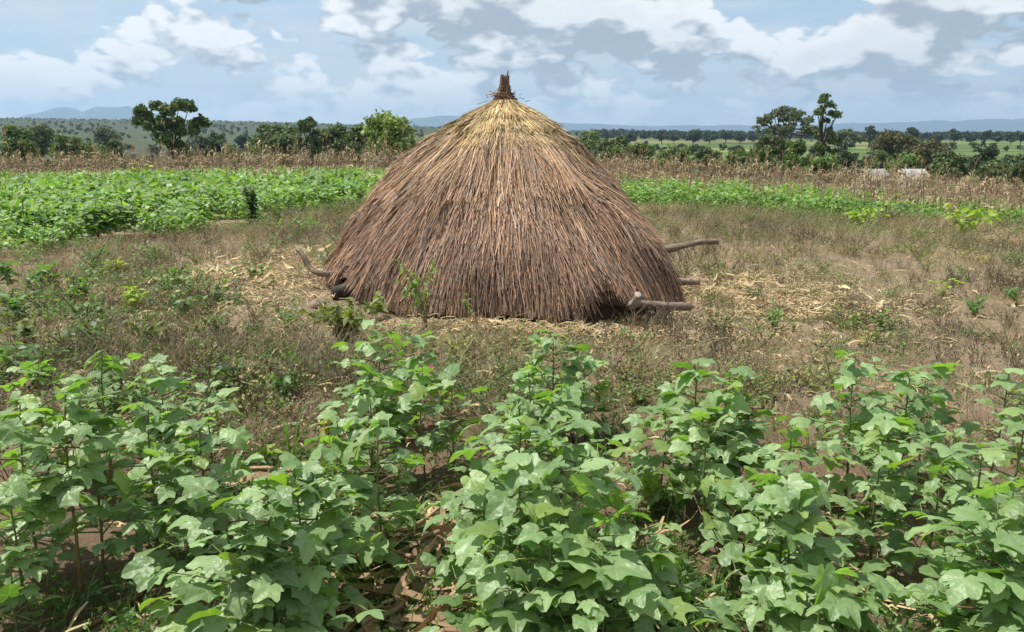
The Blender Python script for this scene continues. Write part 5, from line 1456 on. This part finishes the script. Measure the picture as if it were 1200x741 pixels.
TREES = [
    ('large gnarled tree with wide clumpy crown standing above the left field', -39.02, 95, 8.75, 4.45, 'clumpy', 'dark', 'trees beyond the left field', None, 'tree'),
    ('bushy light green tree at the left edge', -72.42, 120, 7.97, 2.98, 'round', 'mid', 'trees beyond the left field', None, 'tree'),
    ('dome-shaped dark tree behind the bushes at the far left', -131.59, 230, 15.92, 5.69, 'round', 'grey', 'trees beyond the left field', None, 'tree'),
    ('rounded green tree between the far left dome tree and the gnarled tree', -75.85, 140, 8.87, 2.95, 'round', 'mid', 'trees beyond the left field', None, 'tree'),
    ('small round tree just left of the gnarled tree', -65.16, 135, 7.2, 1.51, 'round', 'dark', 'trees beyond the left field', None, 'tree'),
    ('greyish spreading tree behind the small round tree', -142.02, 290, 14.82, 6.47, 'round', 'grey', 'trees beyond the left field', None, 'tree'),
    ('low pale bush left of the small round tree', -81.67, 160, 7.44, 3.19, 'bush', 'mid', 'trees beyond the left field', None, 'bush'),
    ('bluish dark tree right of the gnarled tree', -69.57, 190, 10.73, 4.25, 'round', 'blue', 'trees beyond the left field', None, 'tree'),
    ('small low green bush under the bluish tree', -51.72, 150, 5.8, 2.62, 'bush', 'mid', 'trees beyond the left field', None, 'bush'),
    ('tiny round tree alone in the pale field', -157.99, 480, 12.28, 3.58, 'round', 'blue', 'trees beyond the left field', (70, 0.75), 'tree'),
    ('broad dark tree left of the spiky tree', -35.9, 125, 8.59, 4.18, 'round', 'dark', 'trees beyond the left field', None, 'tree'),
    ('taller spiky tree rising from the dark grove', -30.02, 122, 10.34, 2.56, 'spiky', 'dark', 'trees beyond the left field', None, 'tree'),
    ('low dark tree in the middle of the grove', -27.14, 128, 7.73, 3.5, 'round', 'dark', 'trees beyond the left field', None, 'tree'),
    ('dark flat-topped tree left of the light green tree', -22.57, 124, 7.65, 3.08, 'round', 'dark', 'trees beyond the left field', None, 'tree'),
    ('light green rounded tree at the right end of the grove', -15.57, 108, 8.82, 3.74, 'round', 'light', 'trees beyond the left field', None, 'tree'),
    ('small dark bush between the light green tree and the hut', -12.34, 105, 3.46, 1.31, 'bush', 'dark', 'trees beyond the left field', None, 'bush'),
    ('dark round tree just right of the hut roof', 15.01, 125, 6.96, 2.95, 'round', 'dark', 'trees beyond the right field', None, 'tree'),
    ('pale green tree half hidden by the hut roof', 31.4, 330, 13.52, 6.55, 'round', 'mid', 'trees beyond the right field', (90, 0.5), 'tree'),
    ('dark bush second to the right of the hut roof', 18.37, 118, 5.55, 2.5, 'bush', 'dark', 'trees beyond the right field', None, 'bush'),
    ('low green bush in the hedge line right of the hut, left of two small ones', 25.93, 130, 5.65, 3.08, 'bush', 'mid', 'trees beyond the right field', None, 'bush'),
    ('dark low bush right of the hedge middle', 30.33, 128, 5.54, 2.39, 'bush', 'dark', 'trees beyond the right field', None, 'bush'),
    ('low green bush next to the big dark bush on the right', 32.19, 120, 5.27, 2.1, 'bush', 'mid', 'trees beyond the right field', None, 'bush'),
    ('wide umbrella-crowned tree on the right', 59.36, 180, 16.76, 7.54, 'umbrella', 'grey', 'trees beyond the right field', (110, 0.28), 'tree'),
    ('tall thin tree of separate leaf clumps right of the umbrella tree', 45.12, 120, 14.06, 2.51, 'tall', 'dark', 'trees beyond the right field', None, 'tree'),
    ('dense dark tree under the umbrella tree', 34.81, 110, 7.97, 2.59, 'round', 'dark', 'trees beyond the right field', None, 'tree'),
    ('green tree with visible trunk below the umbrella tree, right side', 34.68, 100, 7.01, 1.99, 'spiky', 'mid', 'trees beyond the right field', None, 'tree'),
    ('big dark bush before the umbrella tree', 26.37, 88, 3.93, 2.53, 'bush', 'dark', 'trees beyond the right field', None, 'bush'),
    ('grey-green tree behind the tall thin tree', 170.3, 420, 13.7, 9.38, 'round', 'grey', 'trees beyond the right field', (70, 0.75), 'tree'),
    ('dark bush right of the tall thin tree', 54.96, 135, 7.37, 2.52, 'bush', 'blue', 'trees beyond the right field', None, 'bush'),
    ('soft green bush below the tall thin tree', 39.92, 105, 4.74, 2.62, 'bush', 'lime', 'trees beyond the right field', None, 'bush'),
    ('brownish spreading tree above the left white roof', 88.87, 190, 11.57, 6.13, 'round', 'brown', 'trees beyond the right field', None, 'tree'),
    ('brownish tree right of the spreading one', 94.32, 185, 10.46, 4.6, 'round', 'brown', 'trees beyond the right field', None, 'tree'),
    ('bright green shrub right behind the white roof', 67.84, 140, 7.25, 3.14, 'bush', 'lime', 'trees beyond the right field', None, 'bush'),
    ('dark green bush behind the left roof', 68.0, 150, 7.28, 2.43, 'bush', 'dark', 'trees beyond the right field', None, 'bush'),
    ('dense dark tree right of the white roofs', 63.15, 118, 7.32, 2.94, 'round', 'dark', 'trees beyond the right field', None, 'tree'),
    ('tall dark tree near the right edge', 81.08, 140, 8.98, 2.44, 'round', 'blue', 'trees beyond the right field', None, 'tree'),
    ('low dark bush at the foot of the tall dark tree', 68.0, 115, 6.65, 2.3, 'bush', 'dark', 'trees beyond the right field', None, 'bush'),
    ('dark bush cut by the right edge', 73.32, 118, 7.03, 2.06, 'bush', 'dark', 'trees beyond the right field', None, 'bush'),
    ('tall far tree standing out on the right skyline', 269.62, 620, 17.05, 6.15, 'round', 'blue', 'far trees on the skyline', (70, 0.7), 'tree'),
    ('far flat-topped tree right of the standout skyline tree', 310.26, 640, 15.08, 7.14, 'round', 'blue', 'far trees on the skyline', (70, 0.7), 'tree'),
    ('far low tree between the two skyline trees', 303.11, 660, 13.04, 11.47, 'round', 'blue', 'far trees on the skyline', (70, 0.75), 'tree'),
    ('distant dark tree in the skyline row between hut and umbrella tree', 115.13, 806, 10.7, 10.01, 'round', 'blue', 'far trees on the skyline', (60, 0.8), 'tree'),
    ('distant dark tree in the skyline row between hut and umbrella tree', 140.54, 772, 13.16, 7.67, 'round', 'blue', 'far trees on the skyline', (60, 0.8), 'tree'),
    ('distant dark tree in the skyline row between hut and umbrella tree', 159.3, 810, 10.62, 7.04, 'round', 'blue', 'far trees on the skyline', (60, 0.8), 'tree'),
    ('distant dark tree in the skyline row between hut and umbrella tree', 154.41, 701, 14.02, 6.96, 'round', 'blue', 'far trees on the skyline', (60, 0.8), 'tree'),
    ('distant dark tree in the skyline row between hut and umbrella tree', 183.47, 764, 10.76, 8.54, 'round', 'blue', 'far trees on the skyline', (60, 0.8), 'tree'),
    ('distant dark tree in the skyline row between hut and umbrella tree', 214.71, 827, 13.12, 8.21, 'round', 'blue', 'far trees on the skyline', (60, 0.8), 'tree'),
    ('distant dark tree in the skyline row between hut and umbrella tree', 226.31, 816, 11.43, 8.11, 'round', 'blue', 'far trees on the skyline', (60, 0.8), 'tree'),
    ('distant dark tree in the skyline row between hut and umbrella tree', 249.39, 854, 8.55, 7.43, 'round', 'blue', 'far trees on the skyline', (60, 0.8), 'tree'),
    ('distant dark tree in the skyline row near the right edge of the picture', 335.34, 790, 9.78, 7.85, 'round', 'blue', 'far trees on the skyline', (60, 0.8), 'tree'),
    ('distant dark tree in the skyline row near the right edge of the picture', 393.42, 760, 9.79, 7.55, 'round', 'blue', 'far trees on the skyline', (60, 0.8), 'tree'),
    ('distant dark tree in the skyline row near the right edge of the picture', 376.42, 700, 13.64, 6.08, 'round', 'blue', 'far trees on the skyline', (60, 0.8), 'tree'),
    ('distant dark tree in the skyline row near the right edge of the picture', 404.1, 726, 12.23, 7.21, 'round', 'blue', 'far trees on the skyline', (60, 0.8), 'tree'),
    ('distant dark tree in the skyline row near the right edge of the picture', 432.38, 752, 13.79, 5.6, 'round', 'blue', 'far trees on the skyline', (60, 0.8), 'tree'),
    ('distant dark tree in the skyline row near the right edge of the picture', 465.99, 790, 11.21, 6.87, 'round', 'blue', 'far trees on the skyline', (60, 0.8), 'tree'),
    ('distant dark tree in the skyline row near the right edge of the picture', 450.06, 742, 10.61, 7.37, 'round', 'blue', 'far trees on the skyline', (60, 0.8), 'tree'),
    ('distant dark tree in the skyline row near the right edge of the picture', 436.8, 706, 12.17, 6.14, 'round', 'blue', 'far trees on the skyline', (60, 0.8), 'tree'),
]
for _i, (_lab, _x, _y, _h, _hw, _st, _ti, _gr, _cards, _nm) in enumerate(TREES):
    tree(_lab, _x, _y, _h, _hw, _st, _ti, _gr, _i, cards=_cards, name=_nm, cat='tree' if _nm == 'tree' else 'bush')


def build_woodland():
    r = np.random.default_rng(77)
    protos = []
    for k in range(6):
        m = 7; hw = .55
        d = unit(r.normal(0, 1, (m, 3))); B = d * r.uniform(.2, .75, m)[:, None] * np.array([hw, hw, .40]) + np.array([0, 0, .42])
        rb = r.uniform(.18, .32, m)
        V, Q, C = crown_cards(B, rb, 6, .20, (1, 1, 1), r)
        g = Geo(); g.add(V, Q, None, C)
        t = np.linspace(0, 1, 2); Vt, Qt = tubes(np.stack([0 * t, 0 * t, .5 * t], -1)[None], .03, 3); g.add(Vt, Qt, None, (.9, .8, .9))
        protos.append(g.arrays())
    def pts(n, d0, d1, a0, a1):
        y = np.exp(r.uniform(math.log(d0), math.log(d1), n)); return r.uniform(a0, a1, n) * y, y
    X, Y, S, C = [], [], [], []
    for (n, d0, d1, a0, a1, s0, s1, th, kk) in ((800, 1000, 1500, .10, .78, 6, 13, .12, 0), (420, 1000, 1500, -.75, .12, 4, 8, .40, 1), (1500, 1600, 2600, -.78, .25, 2.2, 4.2, .10, 1), (800, 140, 420, -.75, .75, 1.6, 5.0, .52, 2), (700, 420, 1000, -.75, .75, 3, 7, .58, 2), (420, 1400, 2400, .12, .78, 6, 12, .3, 0)):
        x, y = pts(n, d0, d1, a0, a1)
        k = vnoise(x * (.012 if d0 < 900 else .004), y * (.008 if d0 < 900 else .003), 41) > th
        x, y = x[k], y[k]
        X.append(x); Y.append(y); S.append(r.uniform(s0, s1, len(x)))
        base = np.array([(.045, .066, .034), (.080, .098, .052), (.075, .110, .042)][kk])
        C.append(base * r.uniform(.7, 1.3, (len(x), 1)))
    x, y, s, c = map(np.concatenate, (X, Y, S, C))
    n = len(x)
    g = scatter(protos, r.integers(0, 6, n), np.stack([x, y, terrain(x, y) - .3], -1), r.uniform(0, 6.28, n), s, c)
    o = link('far_woodland', g.mesh('far_woodland', M['crown']))
    tag(o, 'far-off belt of dark bush and trees along the valley and horizon', 'woodland', kind='stuff')


build_woodland()

# ------------------------------------------------------------------ two low farm buildings
def barn(label, x, y, w, d, hz, col, yaw):
    root = link('barn', None, loc=(x, y, tz(x, y) - .1)); root.rotation_euler = (0, 0, yaw)
    tag(root, label, 'barn', 'farm roofs behind the maize')
    eave, ridge = hz * .78, hz
    def prism(name, V, Q, c, m, parent=root): return link(name, mesh_np(name, np.array(V, float), np.array(Q), None, np.full((len(V), 3), c), False, m), parent)
    a, b = w / 2 - .25, d / 2 - .25
    V = [(-a, -b, 0), (a, -b, 0), (a, b, 0), (-a, b, 0), (-a, -b, eave), (a, -b, eave), (a, b, eave), (-a, b, eave)]
    prism('wall', V, [(0, 1, 5, 4), (1, 2, 6, 5), (2, 3, 7, 6), (3, 0, 4, 7), (4, 5, 6, 7)], (.45, .40, .34), M['paint'])
    prism('door', [(-.5, -b - .04, 0), (.5, -b - .04, 0), (.5, -b - .04, 2.0), (-.5, -b - .04, 2.0), (-.5, -b + .02, 0), (.5, -b + .02, 0), (.5, -b + .02, 2.0), (-.5, -b + .02, 2.0)], [(0, 1, 2, 3), (0, 3, 7, 4), (1, 5, 6, 2), (3, 2, 6, 7)], (.10, .07, .05), M['wood'])
    # corrugated sheets: fine waves across the width, real thickness
    nx = int(w / .12); xs = np.linspace(-w / 2, w / 2, nx)
    rows = [(-d / 2, eave - .1), (0, ridge), (d / 2, eave - .1)]
    for (p, q) in ((0, 1), (1, 2)):
        Vt = []
        for off in (0, -.05):
            for (yy, zz) in (rows[p], rows[q]):
                Vt += [(xx, yy, zz + off + .02 * math.sin(i * math.pi / 2)) for i, xx in enumerate(xs)]
        i = np.arange(nx - 1)
        Q = np.concatenate([np.stack([i, i + 1, nx + i + 1, nx + i], -1), np.stack([2 * nx + i + 1, 2 * nx + i, 3 * nx + i, 3 * nx + i + 1], -1), np.stack([i + 1, i, 2 * nx + i, 2 * nx + i + 1], -1)])
        prism('roof_sheet', Vt, Q, col, M['sheet'])


barn('low grey-white metal roof left, half hidden by maize', 49.51, 112, 3.48, 3.50, 3.50, (0.27, 0.26, 0.24), 0.15)
barn('clean white metal roof right, half hidden by maize', 53.05, 108, 3.13, 3.50, 3.80, (0.36, 0.36, 0.355), 0.0)

# ------------------------------------------------------------------ air over the valley
def build_haze():
    a, z0, z1 = 16200.0, -40.0, 640.0
    V = np.array([(x, y, z) for z in (z0, z1) for (x, y) in ((-a, -a), (a, -a), (a, a + 1200), (-a, a + 1200))], float)
    Q = np.array([(0, 3, 2, 1), (4, 5, 6, 7), (0, 1, 5, 4), (1, 2, 6, 5), (2, 3, 7, 6), (3, 0, 4, 7)])
    m = bpy.data.materials.new('haze_air'); m.use_nodes = True
    t = m.node_tree; t.nodes.clear()
    out = t.nodes.new('ShaderNodeOutputMaterial'); v = t.nodes.new('ShaderNodeVolumePrincipled')
    v.inputs['Color'].default_value = (0.50, 0.73, 1.0, 1); v.inputs['Density'].default_value = HAZE; v.inputs['Anisotropy'].default_value = 0.25
    t.links.new(v.outputs[0], out.inputs['Volume'])
    o = link('haze', mesh_np('haze', V, Q, None, None, False, m))
    tag(o, 'pale blue haze filling the air of the valley', 'haze', kind='stuff')


HAZE = 0.9e-4
build_haze()
